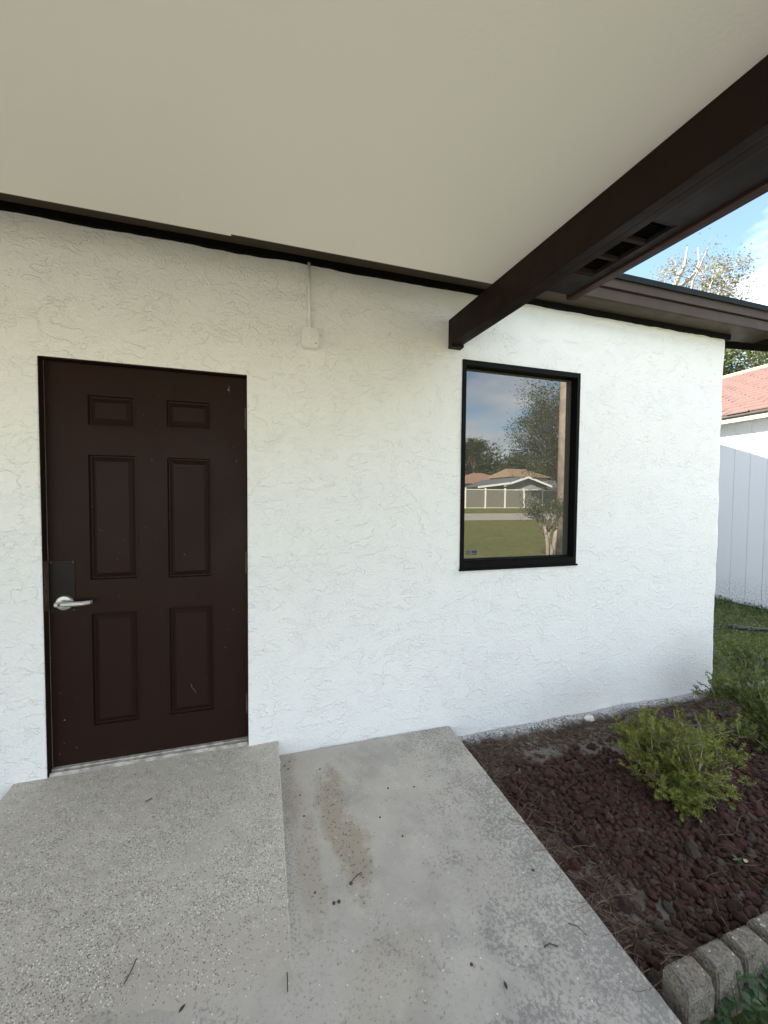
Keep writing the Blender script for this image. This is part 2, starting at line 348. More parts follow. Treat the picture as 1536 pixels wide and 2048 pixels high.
def mk_block():
    t = NT('weathered_edging_concrete')
    n = t.noise(22, 5, 0.65); g = t.voro(150, 'F1'); gc = t.sep(t.voro(150, 'F1', out='Color'))
    col = t.mix(t.ramp(n, 0.35, 0.65), (0.205, 0.182, 0.146), (0.125, 0.11, 0.09))
    col = t.mix(t.math('MULTIPLY', t.ramp(g, 0.75, 0.4), t.math('MULTIPLY', gc[0], 0.55)), col, (0.26, 0.232, 0.19))
    col = t.mix(t.math('MULTIPLY', t.math('GREATER_THAN', gc[1], 0.78), 0.6), col, (0.075, 0.062, 0.05))
    col = t.mix(t.math('MULTIPLY', t.math('GREATER_THAN', gc[2], 0.992), 0.6), col, (0.55, 0.52, 0.45))
    col = t.mix(t.math('MULTIPLY', t.ramp(t.noise(8, 3, 0.5), 0.46, 0.62), 0.40), col, (0.17, 0.115, 0.06))
    h = t.math('ADD', t.math('SUBTRACT', t.noise(70, 5, 0.75), t.math('MULTIPLY', g, 0.7)), n)
    nrm = t.bump(h, 1.0, 0.0032)
    return t.done(t.bsdf(col, 0.92, nrm, spec=0.15))
M['block'] = mk_block()
def mk_lawn():
    t = NT('lawn_grass')
    col = t.mix(t.ramp(t.noise(0.5, 6, 0.7), 0.35, 0.65), (0.080, 0.100, 0.024), (0.125, 0.135, 0.036))
    col = t.mix(t.ramp(t.noise(2.6, 8, 0.85), 0.42, 0.60), col, (0.175, 0.170, 0.060))
    col = t.mix(t.math('MULTIPLY', t.ramp(t.noise(7, 6, 0.85), 0.50, 0.62), 0.8), col, (0.045, 0.062, 0.016))
    nrm = t.bump(t.noise(16, 6, 0.8), 1.0, 0.06)
    return t.done(t.bsdf(col, 0.9, nrm, spec=0.1))
M['lawn'] = mk_lawn()
M['road'] = simple('pale_asphalt', (0.30, 0.28, 0.25), (0.25, 0.235, 0.21), 2, 0.9, 0.004, 60)
def mk_siding():
    t = NT('white_shed_siding'); x, y, z = t.sep()
    g = t.noise(30, 5, 0.65, vec=t.mapping((1, 3.0, 0.5)))
    col = t.mix(g, (0.78, 0.79, 0.80), (0.70, 0.71, 0.73))
    low = t.math('MULTIPLY', t.ramp(z, 0.55, 0.05), t.ramp(t.noise(36, 5, 0.75), 0.46, 0.62))
    col = t.mix(t.math('MULTIPLY', low, 0.6), col, (0.25, 0.24, 0.24))
    nrm = t.bump(g, 0.7, 0.003)
    return t.done(t.bsdf(col, 0.7, nrm, spec=0.25))
M['siding'] = mk_siding()
M['shingle'] = mk_leaf('red_asphalt_shingle', [(0.080, 0.050, 0.043), (0.105, 0.066, 0.058), (0.060, 0.037, 0.032)], 0.0, 0.9, 0.1)
M['tan_trim'] = simple('tan_fascia_paint', (0.30, 0.22, 0.15), (0.26, 0.19, 0.13), 6, 0.6)
M['roof_dark'] = simple('dark_shingle_roof', (0.070, 0.075, 0.072), (0.045, 0.048, 0.048), 14, 0.9, 0.01, 40)
M['roof_tan'] = simple('tan_roof', (0.24, 0.15, 0.11), (0.19, 0.12, 0.09), 3, 0.9, 0.02, 12)
M['roof_orange'] = simple('orange_roof', (0.24, 0.165, 0.105), (0.20, 0.14, 0.09), 3, 0.9, 0.02, 12)
M['roof_metal'] = simple('dark_metal_roof', (0.11, 0.115, 0.125), (0.09, 0.095, 0.10), 3, 0.5)
M['house_grey'] = simple('grey_house_wall', (0.30, 0.31, 0.34), (0.26, 0.27, 0.30), 3, 0.8)
M['house_tan'] = simple('tan_house_wall', (0.34, 0.31, 0.27), (0.30, 0.27, 0.24), 3, 0.8)
M['house_brick'] = simple('reddish_brick_wall', (0.22, 0.15, 0.12), (0.17, 0.115, 0.095), 9, 0.85)
M['pole'] = simple('weathered_pole_wood', (0.30, 0.25, 0.20), (0.20, 0.165, 0.13), 5, 0.85, 0.004, 40)
M['bounce_concrete'] = simple('pale_bounce_concrete', (0.36, 0.335, 0.28), (0.32, 0.295, 0.25), 2, 0.85, 0.003, 60)  # surface of the added light-bouncing slab
M['rubber'] = simple('black_rubber', (0.014, 0.015, 0.018), (0.022, 0.022, 0.026), 8, 0.45)
M['sticker'] = simple('grey_window_label', (0.16, 0.16, 0.145), None, 40, 0.6)
M['ink'] = simple('black_label_ink', (0.01, 0.01, 0.01), None, 40, 0.6)

# ------------------------------------------------------------------ mesh builder
ORG = {}
def org(o): return ORG.get(o.name, Vector((0, 0, 0)))
class MB:
    def __init__(s): s.v = []; s.f = []
    def add(s, vs, fs):
        b = len(s.v); s.v += [tuple(v) for v in vs]; s.f += [tuple(i + b for i in f) for f in fs]; return s
    def box(s, x0, x1, y0, y1, z0, z1):
        vs = [(x, y, z) for z in (z0, z1) for y in (y0, y1) for x in (x0, x1)]
        return s.add(vs, [(0, 2, 3, 1), (4, 5, 7, 6), (0, 1, 5, 4), (2, 6, 7, 3), (0, 4, 6, 2), (1, 3, 7, 5)])
    def hexa(s, lo, hi):
        return s.add(list(lo) + list(hi), [(3, 2, 1, 0), (4, 5, 6, 7), (0, 1, 5, 4), (1, 2, 6, 5), (2, 3, 7, 6), (3, 0, 4, 7)])
    def tube(s, pts, rad, n=6, caps=True):
        pts = [Vector(p) for p in pts]; m = len(pts)
        if not hasattr(rad, '__len__'): rad = [rad] * m
        vs = []; up = None
        for i, p in enumerate(pts):
            d = (pts[min(i + 1, m - 1)] - pts[max(i - 1, 0)])
            d = d.normalized() if d.length > 1e-9 else Vector((0, 0, 1))
            if up is None:
                up = d.orthogonal().normalized()
            else:
                up = up - d * up.dot(d)
                up = up.normalized() if up.length > 1e-6 else d.orthogonal().normalized()
            w = d.cross(up)
            for k in range(n):
                a = 2 * PI * k / n; vs.append(p + (up * math.cos(a) + w * math.sin(a)) * rad[i])
        fs = [(i * n + k, i * n + (k + 1) % n, (i + 1) * n + (k + 1) % n, (i + 1) * n + k) for i in range(m - 1) for k in range(n)]
        if caps: fs += [tuple(range(n - 1, -1, -1)), tuple(range((m - 1) * n, m * n))]
        return s.add(vs, fs)
    def disc(s, c, axis, r, h, n=20, r2=None):
        c = Vector(c); a = Vector(axis).normalized(); return s.tube([c, c + a * h], [r, r2 if r2 is not None else r], n)
    def leaf(s, p, d, nrm, L, W, fold=0.25):
        p = Vector(p); d = Vector(d).normalized(); sd = d.cross(Vector(nrm))
        sd = sd.normalized() if sd.length > 1e-6 else d.orthogonal().normalized(); n_ = sd.cross(d)
        return s.add([p, p + d * L * .5 + sd * W * .5 + n_ * W * fold, p + d * L, p + d * L * .5 - sd * W * .5 + n_ * W * fold], [(0, 1, 2), (0, 2, 3)])
    def build(s, name, mat, parent=None, origin=None, smooth=False, bevel=0.0, seg=2):
        o_ = Vector(origin) if origin is not None else (org(parent) if parent else Vector((0, 0, 0)))
        me = bpy.data.meshes.new(name)
        me.from_pydata([(v[0] - o_.x, v[1] - o_.y, v[2] - o_.z) for v in s.v], [], s.f)
        me.materials.append(mat if not isinstance(mat, str) else M[mat])
        if bevel:
            bm = bmesh.new(); bm.from_mesh(me); bmesh.ops.recalc_face_normals(bm, faces=bm.faces)
            bmesh.ops.bevel(bm, geom=bm.edges[:], offset=bevel, segments=seg, affect='EDGES', profile=0.6); bm.to_mesh(me); bm.free()
        if smooth: me.polygons.foreach_set('use_smooth', [True] * len(me.polygons))
        me.update()
        return link(name, me, parent, o_)
def link(name, me, parent=None, origin=Vector((0, 0, 0))):
    o = bpy.data.objects.new(name, me); COL.objects.link(o); origin = Vector(origin)
    if parent: o.parent = parent; o.location = origin - org(parent)
    else: o.location = origin
    ORG[o.name] = origin
    return o
def empty(name, loc, label, cat, group=None):
    o = bpy.data.objects.new(name, None); COL.objects.link(o); o.location = loc; ORG[o.name] = Vector(loc)
    o.empty_display_size = 0.1
    return tag(o, label, cat, group)
def tag(o, label=None, cat=None, group=None, kind=None):
    if label: o['label'] = label
    if cat: o['category'] = cat
    if group: o['group'] = group
    if kind: o['kind'] = kind
    return o
def np_mesh(name, verts, quads, mat, parent=None, smooth=True):
    o_ = org(parent) if parent else Vector((0, 0, 0))
    me = bpy.data.meshes.new(name); v = np.asarray(verts, np.float32) - np.array(o_, np.float32)
    me.vertices.add(len(v)); me.vertices.foreach_set('co', v.ravel())
    q = np.asarray(quads, np.int32); me.loops.add(q.size); me.loops.foreach_set('vertex_index', q.ravel())
    me.polygons.add(len(q)); me.polygons.foreach_set('loop_start', np.arange(0, q.size, 4, dtype=np.int32))
    me.update(calc_edges=True)
    if smooth: me.polygons.foreach_set('use_smooth', np.ones(len(q), bool))
    me.materials.append(M[mat]); me.validate()
    return link(name, me, parent, o_)

_TAB = RNG.random((256, 256))
def vnoise(x, y):
    xi = np.floor(x).astype(int); yi = np.floor(y).astype(int); fx = x - xi; fy = y - yi
    fx = fx * fx * (3 - 2 * fx); fy = fy * fy * (3 - 2 * fy)
    g = lambda a, b: _TAB[a % 256, b % 256]
    return (g(xi, yi) * (1 - fx) + g(xi + 1, yi) * fx) * (1 - fy) + (g(xi, yi + 1) * (1 - fx) + g(xi + 1, yi + 1) * fx) * fy
def fbm(x, y, o=4, r=0.5):
    s = 0; a = 1; t = 0
    for i in range(o):
        s = s + a * vnoise(x * 2 ** i + 17.3 * i, y * 2 ** i + 5.1 * i); t += a; a *= r
    return s / t

# ------------------------------------------------------------------ ground, road, paving
def lawn_z(y):
    return -0.21 if y > -5 else (-0.21 + 0.71 * min(1.0, (-5 - y) / 32.0))
def sheet(name, xs, ys, zf, mat, kind='structure'):
    X, Y = np.meshgrid(xs, ys); Z = np.vectorize(zf)(X, Y)
    v = np.stack([X.ravel(), Y.ravel(), Z.ravel()], 1); nx = len(xs)
    q = [(j * nx + i, j * nx + i + 1, (j + 1) * nx + i + 1, (j + 1) * nx + i) for j in range(len(ys) - 1) for i in range(nx - 1)]
    return tag(np_mesh(name, v, q, mat), kind=kind)
sheet('lawn', [-600, -60, -20, 0, 20, 60, 600], [-900, -200, -80, -37, -25.5, -18, -5, 5, 100, 900], lambda x, y: lawn_z(y), 'lawn')
rd = [-18.6, -20, -21.5, -23, -25.2][::-1]
sheet('road', [-120, -20, 10, 40, 140], rd, lambda x, y: lawn_z(y) + 0.012, 'road')

# sloping pad to the door: exposed aggregate, level with the path at its outer end
xs = np.linspace(-1.215, 0.036, 220); ys = np.linspace(-1.42, 0.14, 260)
def pad_edge(y): return 0.040 - 0.022 * y if y > -1.05 else 0.063
def pad_z(y):
    t = min(1.35, max(0.0, -y / 1.02)); return -0.003 - 0.086 * t
mb = MB(); rows = []
for y in ys:
    r0 = len(mb.v)
    for k, x in enumerate(xs):
        fx = (x + 1.215) / 1.251; xe = -1.215 + fx * (pad_edge(y) + 1.215)
        z = pad_z(y) + 0.006 * (mnoise.noise((xe * 3, y * 3, 0)) ) + 0.0022 * mnoise.noise((xe * 25, y * 25, 3))
        if k == len(xs) - 1: xe += 0.006 * mnoise.noise((0, y * 30, 8)); z -= 0.006
        mb.v.append((xe, y, z))
    for k in (0, 1):
        e = mb.v[r0 + (len(xs) - 1 if k else 0)]; mb.v.append((e[0], e[1], -0.32))
    rows.append(r0)
n_ = len(xs)
for a, b in zip(rows, rows[1:]):
    for i in range(n_ - 1): mb.f.append((a + i, a + i + 1, b + i + 1, b + i))
    mb.f.append((a + n_, a, b, b + n_)); mb.f.append((a + n_ - 1, a + n_ + 1, b + n_ + 1, b + n_ - 1))
pad = tag(mb.build('concrete_pad', 'pad', smooth=False), kind='structure')
# path slab
xs = np.linspace(-1.20, 1.141, 150); ys = np.linspace(-3.24, -0.002, 150)
mb = MB(); rows = []
for y in ys:
    r0 = len(mb.v)
    for k, x in enumerate(xs):
        z = -0.0915 + 0.003 * mnoise.noise((x * 2, y * 2, 5)); xe = x
        if k == len(xs) - 1: xe += 0.004 * mnoise.noise((1, y * 22, 2)); z -= 0.008
        mb.v.append((xe, y, z))
    e = mb.v[-1]; mb.v.append((e[0] + 0.003, e[1], -0.32)); rows.append(r0)
n_ = len(xs)
for a, b in zip(rows, rows[1:]):
    for i in range(n_): mb.f.append((a + i, a + i + 1, b + i + 1, b + i))
path = tag(mb.build('concrete_path', 'path', smooth=False), kind='structure')
sheet('bounce_slab', [-12, -6, 0, 2.4], [-17.5, -12, -8, -3.25], lambda x, y: lawn_z(y) + 0.03, 'bounce_concrete')  # unseen pale slab, added to bounce sunlight onto ceiling and upper wall
sheet('side_soil', [-6, -3, -1.216], [-6, -2, 0.1], lambda x, y: -0.16, 'soil')

# ------------------------------------------------------------------ the house
RP = 0.46                                            # roof rise per metre
def roof_z(y): return 2.945 + RP * (y + 0.15)
house = empty('white_house', (0, 0, -0.2), 'white stucco house with brown six panel door, black framed window and low brown eave', 'house')
DX0, DX1, DZ0, DZ1 = -1.079, -0.1245, -0.02, 2.092
WX0, WX1, WZ0, WZ1 = 1.195, 2.133, 0.953, 2.323
def snap(a, vals):
    a = a.copy()
    for v in vals: a[np.argmin(abs(a - v))] = v
    return a
ss = np.concatenate([[-7, -5, -3.5, -2.5, -1.9], np.linspace(-1.6, 3.565, 646), 3.58 + np.linspace(0.005, 0.03, 4), np.linspace(3.63, 3.9, 12), np.linspace(4.1, 15.6, 18)])
ss = snap(ss, (DX0, DX1, WX0, WX1))
zs = snap(np.linspace(-0.36, 2.785, 394), (DZ0, DZ1, WZ0, WZ1))
S, Z = np.meshgrid(ss, zs)
R_ = 0.028; xc = 3.602
ang = np.clip((S - (xc - R_)) / R_, 0, PI / 2)       # rounded outer corner
after = np.maximum(0, S - (xc - R_) - R_ * PI / 2)
nx = np.sin(ang); ny = -np.cos(ang)
X = np.where(S < xc - R_, S, xc - R_ + R_ * np.sin(ang)); Y = np.where(S < xc - R_, 0, R_ - R_ * np.cos(ang)) + after
wx = S + 0.10 * (fbm(S * 5, Z * 5, 2) - .5); wz = Z + 0.10 * (fbm(S * 5 + 40, Z * 5, 2) - .5)
n1 = fbm(wx * 11 + wz * 4, wz * 17 - wx * 5, 3, 0.55)
saw = np.mod(n1 * 6, 1.0) ** 4
mk1 = np.clip((fbm(S * 4.2 + 9, Z * 4.2, 3) - 0.44) / 0.10, 0, 1)
H = 0.0032 * (fbm(S * 2.2, Z * 2.2, 3) - .5) * 2 + 0.0007 * saw * mk1 + 0.0007 * (fbm(S * 28, Z * 28, 2) - .5)
edge = np.clip((S - 3.45) / 0.12, 0, 1) * np.clip((3.66 - S) / 0.03, 0, 1)
H = H + edge * 0.014 * (fbm(Z * 7 + 3, Z * 0 + 2, 3) - .5)
H = H - 0.0025
X = X + nx * H; Y = Y + ny * H
V = np.stack([X.ravel(), Y.ravel(), Z.ravel()], 1); nS = len(ss)
sm = (ss[:-1] + ss[1:]) / 2; zm = (zs[:-1] + zs[1:]) / 2
jj, ii = np.meshgrid(np.arange(len(zs) - 1), np.arange(nS - 1), indexing='ij')
SM = sm[ii]; ZM = zm[jj]
hole = ((SM > DX0) & (SM < DX1) & (ZM > DZ0) & (ZM < DZ1)) | ((SM > WX0) & (SM < WX1) & (ZM > WZ0) & (ZM < WZ1))
a = (jj * nS + ii)[~hole]
Q = np.stack([a, a + 1, a + 1 + nS, a + nS], 1)
# reveals of the two openings
VL = list(map(tuple, V)); QL = [Q]
def reveal(x0, x1, z0, z1, depth):
    extra = []
    i0, i1 = np.argmin(abs(ss - x0)), np.argmin(abs(ss - x1)); j0, j1 = np.argmin(abs(zs - z0)), np.argmin(abs(zs - z1))
    loop = [(j0, i) for i in range(i0, i1)] + [(j, i1) for j in range(j0, j1)] + [(j1, i) for i in range(i1, i0, -1)] + [(j, i0) for j in range(j1, j0, -1)]
    base = len(VL); ids = []
    for j, i in loop:
        v = V[j * nS + i]; VL.append((v[0], depth, v[2])); ids.append(j * nS + i)
    m = len(loop); QL.append(np.array([(ids[k], ids[(k + 1) % m], base + (k + 1) % m, base + k) for k in range(m)]))
reveal(DX0, DX1, DZ0, DZ1, 0.16); reveal(WX0, WX1, WZ0, WZ1, 0.16)
wall = np_mesh('wall', np.array(VL), np.concatenate(QL), 'stucco', house)
mb = MB(); mb.box(-7, -6.8, 0.01, 12.0, -0.36, 2.78); mb.box(-7, 3.58, 11.98, 12.2, -0.36, 2.78); mb.build('wall', 'stucco', house)
mb = MB()
for xg in (3.40, -6.9):
    mb = MB(); mb.add([(xg, 0.05, 2.78), (xg, 12.1, 2.78), (xg, 6.0, roof_z(6.0) - 0.2), (xg + .15, 0.05, 2.78), (xg + .15, 12.1, 2.78), (xg + .15, 6.0, roof_z(6.0) - 0.2)], [(0, 1, 2), (5, 4, 3), (0, 3, 4, 1), (1, 4, 5, 2), (2, 5, 3, 0)]); mb.build('gable_wall', 'stucco', house)
MB().box(-6.8, 3.4, 0.17, 11.97, -0.30, -0.1).build('floor_slab', 'interior', house)
# roof
XR = 4.02
mb = MB(); y0, y1, th = -0.195, 6.0, 0.006
mb.hexa([(-7.4, y0, roof_z(y0) - th), (XR + .02, y0, roof_z(y0) - th), (XR + .02, y1, roof_z(y1) - th), (-7.4, y1, roof_z(y1) - th)], [(-7.4, y0, roof_z(y0) + .012), (XR + .02, y0, roof_z(y0) + .012), (XR + .02, y1, roof_z(y1)), (-7.4, y1, roof_z(y1))])
y2 = 12.2
mb.hexa([(-7.4, y1 + .001, roof_z(y1) - th), (XR + .02, y1 + .001, roof_z(y1) - th), (XR + .02, y2, roof_z(-.2) - th), (-7.4, y2, roof_z(-.2) - th)], [(-7.4, y1 + .001, roof_z(y1)), (XR + .02, y1 + .001, roof_z(y1)), (XR + .02, y2, roof_z(-.2)), (-7.4, y2, roof_z(-.2))])
roof = mb.build('roof', 'roof_dark', house)
mb = MB(); mb.tube([(4.24 - .55, 1.5, 3.6), (3.69, 1.5, 4.16)], 0.045, 12); mb.build('vent_pipe', 'white_pvc', roof)
MB().box(-7.4, XR + .024, -0.204, -0.1953, 2.900, 2.939).build('drip_edge', simple('dark_green_drip_edge', (0.014, 0.019, 0.018), None, 8, 0.6, spec=0.08), roof)
fas = MB().box(-7.4, XR, -0.188, -0.155, 2.842, 2.925).build('fascia', 'fascia', house, bevel=0.003)
MB().box(-7.4, XR, -0.172, -0.150, 2.768, 2.838).build('sub_fascia', 'fascia', house, bevel=0.003)
M['soffit'] = mk_brown('olive_brown_soffit', (0.105, 0.085, 0.062), 0.5, (1.2, 30, 30))
MB().box(-7.0, XR - .03, -0.1495, 0.05, 2.777, 2.797).build('soffit', 'soffit', house)
# black frieze strip with the ragged paint line below it
mb = MB(); xs_ = np.linspace(-2.5, 3.615, 420); top = []
for x in xs_:
    w = 0.006 * mnoise.noise((x * 3.0, 0, 0)) + 0.004 * mnoise.noise((x * 14, 3, 0)) + (0.004 if mnoise.noise((x * 30, 9, 1)) > 0.35 else 0)
    b = len(mb.v); zb = 2.738 + w
    mb.v += [(x, -0.020, 2.7765), (x, -0.020, zb + .006), (x, -0.013, zb), (x, 0.004, zb)]
for k in range(len(xs_) - 1):
    for q_ in range(3): b = k * 4 + q_; mb.f.append((b, b + 1, b + 5, b + 4))
mb.f.append((len(mb.v) - 4, len(mb.v) - 1, len(mb.v) - 2, len(mb.v) - 3))
mb.build('frieze_strip', 'gap_black', house)
# thin ridge of white caulk following the strip
mb = MB(); pts = []; rr = []
for x in np.linspace(-2.2, 3.55, 260):
    w = 0.006 * mnoise.noise((x * 3.0, 0, 0)) + 0.004 * mnoise.noise((x * 14, 3, 0))
    g = mnoise.noise((x * 5, 4, 4)); pts.append((x, -0.012, 2.731 + w + 0.004 * g)); rr.append(0.0012 + 0.0032 * max(0.0, g + 0.25))
mb.tube(pts, rr, 6); mb.build('caulk_bead', 'stucco', house, smooth=True)
# rake at the right gable end: soffit strip and board
def rake(x0, x1, zo0, zo1, ya=-0.19, yb=6.0):
    return MB().hexa([(x0, ya, roof_z(ya) - zo1), (x1, ya, roof_z(ya) - zo1), (x1, yb, roof_z(yb) - zo1), (x0, yb, roof_z(yb) - zo1)],
                     [(x0, ya, roof_z(ya) - zo0), (x1, ya, roof_z(ya) - zo0), (x1, yb, roof_z(yb) - zo0), (x0, yb, roof_z(yb) - zo0)])
rake(XR - 0.02, XR + 0.012, 0.052, 0.316, -0.14).build('rake_board', 'trim', house)
rake(XR - 0.032, XR - 0.021, 0.262, 0.318, -0.135).build('rake_lip', 'gap_black', house)
rake(3.60, XR - 0.034, 0.235, 0.255, 0.06).build('rake_soffit', 'soffit', house)
rake(3.606, 3.64, 0.2555, 0.285, 0.07).build('rake_trim', 'trim', house)

# ---- door
door = MB().box(-1.0765, -0.127, 0.085, 0.10, 0.020, 2.088).build('door', 'door', house)
PZ = [(-0.900, -0.680, 1.773, 1.937), (-0.541, -0.312, 1.781, 1.940), (-0.902, -0.676, 0.975, 1.635), (-0.541, -0.312, 0.968, 1.633), (-0.900, -0.676, 0.204, 0.812), (-0.539, -0.305, 0.205, 0.816)]
mb = MB(); F0 = 0.050
xr_ = sorted({-1.0745, -0.1305} | {p[0] for p in PZ} | {p[1] for p in PZ}); zr_ = sorted({0.022, 2.084} | {p[2] for p in PZ} | {p[3] for p in PZ})
for xa, xb in zip(xr_, xr_[1:]):
    for za, zb in zip(zr_, zr_[1:]):
        cx, cz = (xa + xb) / 2, (za + zb) / 2
        if any(p[0] < cx < p[1] and p[2] < cz < p[3] for p in PZ): continue
        mb.add([(xa, F0, za), (xb, F0, za), (xb, F0, zb), (xa, F0, zb)], [(0, 1, 2, 3)])
mb.add([(-1.0745, F0, .022), (-1.0745, F0, 2.084), (-1.0745, .085, 2.084), (-1.0745, .085, .022)], [(0, 1, 2, 3)])
mb.add([(-.1305, F0, .022), (-.1305, F0, 2.084), (-.1305, .085, 2.084), (-.1305, .085, .022)], [(3, 2, 1, 0)])
mb.add([(-1.0745, F0, 2.084), (-.1305, F0, 2.084), (-.1305, .085, 2.084), (-1.0745, .085, 2.084)], [(0, 1, 2, 3)])
mb.build('door_face', 'door', door)
def ring(mb, p, prof):      # profile: (inset, y)
    x0, x1, z0, z1 = p; b = len(mb.v)
    for ins, y in prof:
        mb.v += [(x0 + ins, y, z0 + ins), (x1 - ins, y, z0 + ins), (x1 - ins, y, z1 - ins), (x0 + ins, y, z1 - ins)]
    for k in range(len(prof) - 1):
        for q_ in range(4): a_ = b + k * 4; mb.f.append((a_ + q_, a_ + (q_ + 1) % 4, a_ + 4 + (q_ + 1) % 4, a_ + 4 + q_))
    e = b + 4 * (len(prof) - 1); mb.f.append((e, e + 1, e + 2, e + 3))
for p in PZ:
    mb = MB(); ring(mb, p, [(0, F0), (0.0, F0 - .0022), (.007, F0 - .0022), (.011, F0 + .013), (.0175, F0 + .014), (.041, F0 + .0005), (.0415, F0 - .0015)])
    mb.build('door_panel', 'door', door)
mb = MB()
mb.box(-1.0795, -1.0755, 0.006, 0.047, 0.0, 2.091); mb.box(-0.1268, -0.1235, 0.006, 0.084, 0.0, 2.091); mb.box(-1.0752, -0.127, 0.006, 0.084, 2.0865, 2.0925)
mb.build('door_frame', 'door', house)
MB().box(-1.074, -0.128, 0.012, 0.092, -0.012, 0.014).build('threshold', 'threshold', house, bevel=0.004)
MB().box(-1.073, -0.129, 0.030, 0.060, 0.0145, 0.0215).build('threshold_lip', 'threshold', house, bevel=0.002)
MB().box(-1.069, -0.962, 0.0472, 0.0497, 0.822, 1.087).build('latch_plate', 'plate', door, bevel=0.0008)
for x, z in ((-1.062, 1.079), (-0.969, 1.079), (-1.062, 0.831), (-0.969, 0.831)):
    MB().disc((x, 0.0474, z), (0, -1, 0), 0.0046, 0.0018, 12, 0.003).build('plate_screw', 'hinge', door)
hd = MB()
hd.tube([(-1.006, .0472, .872), (-1.006, .041, .872), (-1.006, .033, .872), (-1.006, .031, .872)], [.0385, .0385, .034, .020], 32)
hd.tube([(-1.006, .034, .872), (-1.006, .010, .873), (-1.006, .004, .873)], [.017, .0155, .017], 20)
hd.build('lock_rose', 'satin', door)
lv = MB()
lp = [(-1.030, -.001, .874), (-1.026, -.002, .874), (-1.006, -.002, .874), (-.955, -.001, .8735), (-.912, .002, .873), (-.886, .014, .874), (-.881, .024, .874)]
wd = [.010, .0125, .0135, .0125, .0115, .0105, .0100]; tk = [.005, .008, .009, .0075, .0065, .0055, .005]
for i, q_ in enumerate(lp):
    dd = Vector(lp[min(i + 1, 6)]) - Vector(lp[max(i - 1, 0)]); dd.normalize(); nn = Vector((-dd.y, dd.x, 0))
    if nn.y > 0: nn = -nn
    for k in range(8):
        a_ = 2 * PI * k / 8 + PI / 8; c_, s_ = math.cos(a_) * 1.08, math.sin(a_) * 1.08
        c_ = max(-.92, min(.92, c_ * 1.1)); s_ = max(-.92, min(.92, s_ * 1.1))
        lv.v.append(tuple(Vector(q_) + nn * tk[i] * c_ + Vector((0, 0, 1)) * wd[i] * s_))
for i in range(6):
    for k in range(8): lv.f.append((i * 8 + k, i * 8 + (k + 1) % 8, (i + 1) * 8 + (k + 1) % 8, (i + 1) * 8 + k))
lv.f += [tuple(range(7, -1, -1)), tuple(range(48, 56))]
lv.build('lever_handle', 'satin', door)
MB().disc((-1.008, -.0105, .8745), (0, -1, 0), .0062, .0012, 14).build('keyhole', 'keyway', door)
for z0, z1 in ((1.805, 1.915), (0.985, 1.098), (0.166, 0.272)):
    mb = MB(); mb.tube([(-.1335, .045, z0), (-.1335, .045, z1)], .0062, 10); mb.tube([(-.1335, .045, z0 - .006), (-.1335, .045, z0)], [.004, .0062], 10); mb.tube([(-.1335, .045, z1), (-.1335, .045, z1 + .006)], [.0062, .004], 10)
    mb.build('hinge', 'hinge', door)
MB().box(-1.0752, -1.0738, 0.010, 0.046, 0.84, 1.09).build('strike_plate', 'hinge', house)

M['chip_paint'] = simple('pale_paint_chip', (0.34, 0.28, 0.23), None, 40, 0.8)
for x, z, w, h_ in ((-.222, 2.030, .006, .005), (-.224, 2.015, .009, .012), (-.219, 2.003, .004, .004), (-1.020, .262, .010, .004), (-.970, .108, .003, .009), (-1.035, .405, .003, .004), (-.770, .885, .003, .003), (-.640, 1.25, .0025, .003), (-.250, .56, .0025, .008)):
    mb = MB(); k_ = 7; mb.v = [(x + w * .5 * math.cos(a_ * 2 * PI / k_) * (0.7 + .5 * ((a_ * 37) % 5) / 5), F0 - .0006, z + h_ * .5 * math.sin(a_ * 2 * PI / k_) * (0.7 + .5 * ((a_ * 23) % 4) / 4)) for a_ in range(k_)]; mb.f = [tuple(range(k_))]
    mb.build('paint_chip', 'chip_paint', door)
mb = MB(); mb.tube([(-.428, F0 - .0012, .372), (-.424, F0 - .0012, .352), (-.410, F0 - .0012, .335), (-.404, F0 - .0012, .318)], .0009, 4); mb.build('scratch', 'chip_paint', door)
# ---- window
win = MB()
def frame_ring(mb, o, i, y0, y1):
    (ox0, ox1, oz0, oz1), (ix0, ix1, iz0, iz1) = o, i
    P = lambda x0, x1, z0, z1, y: [(x0, y, z0), (x1, y, z0), (x1, y, z1), (x0, y, z1)]
    mb.add(P(ox0, ox1, oz0, oz1, y0) + P(ix0, ix1, iz0, iz1, y0) + P(ix0, ix1, iz0, iz1, y1) + P(ox0, ox1, oz0, oz1, y1),
           [(k + a_, (k + 1) % 4 + a_, (k + 1) % 4 + b_, k + b_) for a_, b_ in ((0, 4), (4, 8), (8, 12), (12, 0)) for k in range(4)])
frame_ring(win, (1.1965, 2.1315, 0.9545, 2.3215), (1.2225, 2.106, 1.000, 2.287), -0.006, 0.118)
window = win.build('window', 'black', house, bevel=0.0015)
mb = MB(); frame_ring(mb, (1.2235, 2.105, 1.001, 2.286), (1.2300, 2.101, 1.0105, 2.281), 0.0465, 0.058); mb.build('sash_frame', 'black', window)
MB().box(1.190, 2.140, -0.016, 0.02, 0.940, 0.9535).build('window_sill', 'black', window, bevel=0.003)
MB().box(1.224, 2.104, 0.004, 0.040, 1.0008, 1.0075).build('sill_track', 'black', window, bevel=0.002)
MB().box(1.2285, 2.102, 0.0500, 0.0560, 1.009, 2.2825).build('pane', 'glass', window)
mb = MB(); mb.add([(1.2650, .0494, 1.034), (1.352, .0494, 1.034), (1.352, .0494, 1.072), (1.2650, .0494, 1.072)], [(0, 1, 2, 3)])
lab = mb.build('label_sticker', 'sticker', window)
mb = MB()
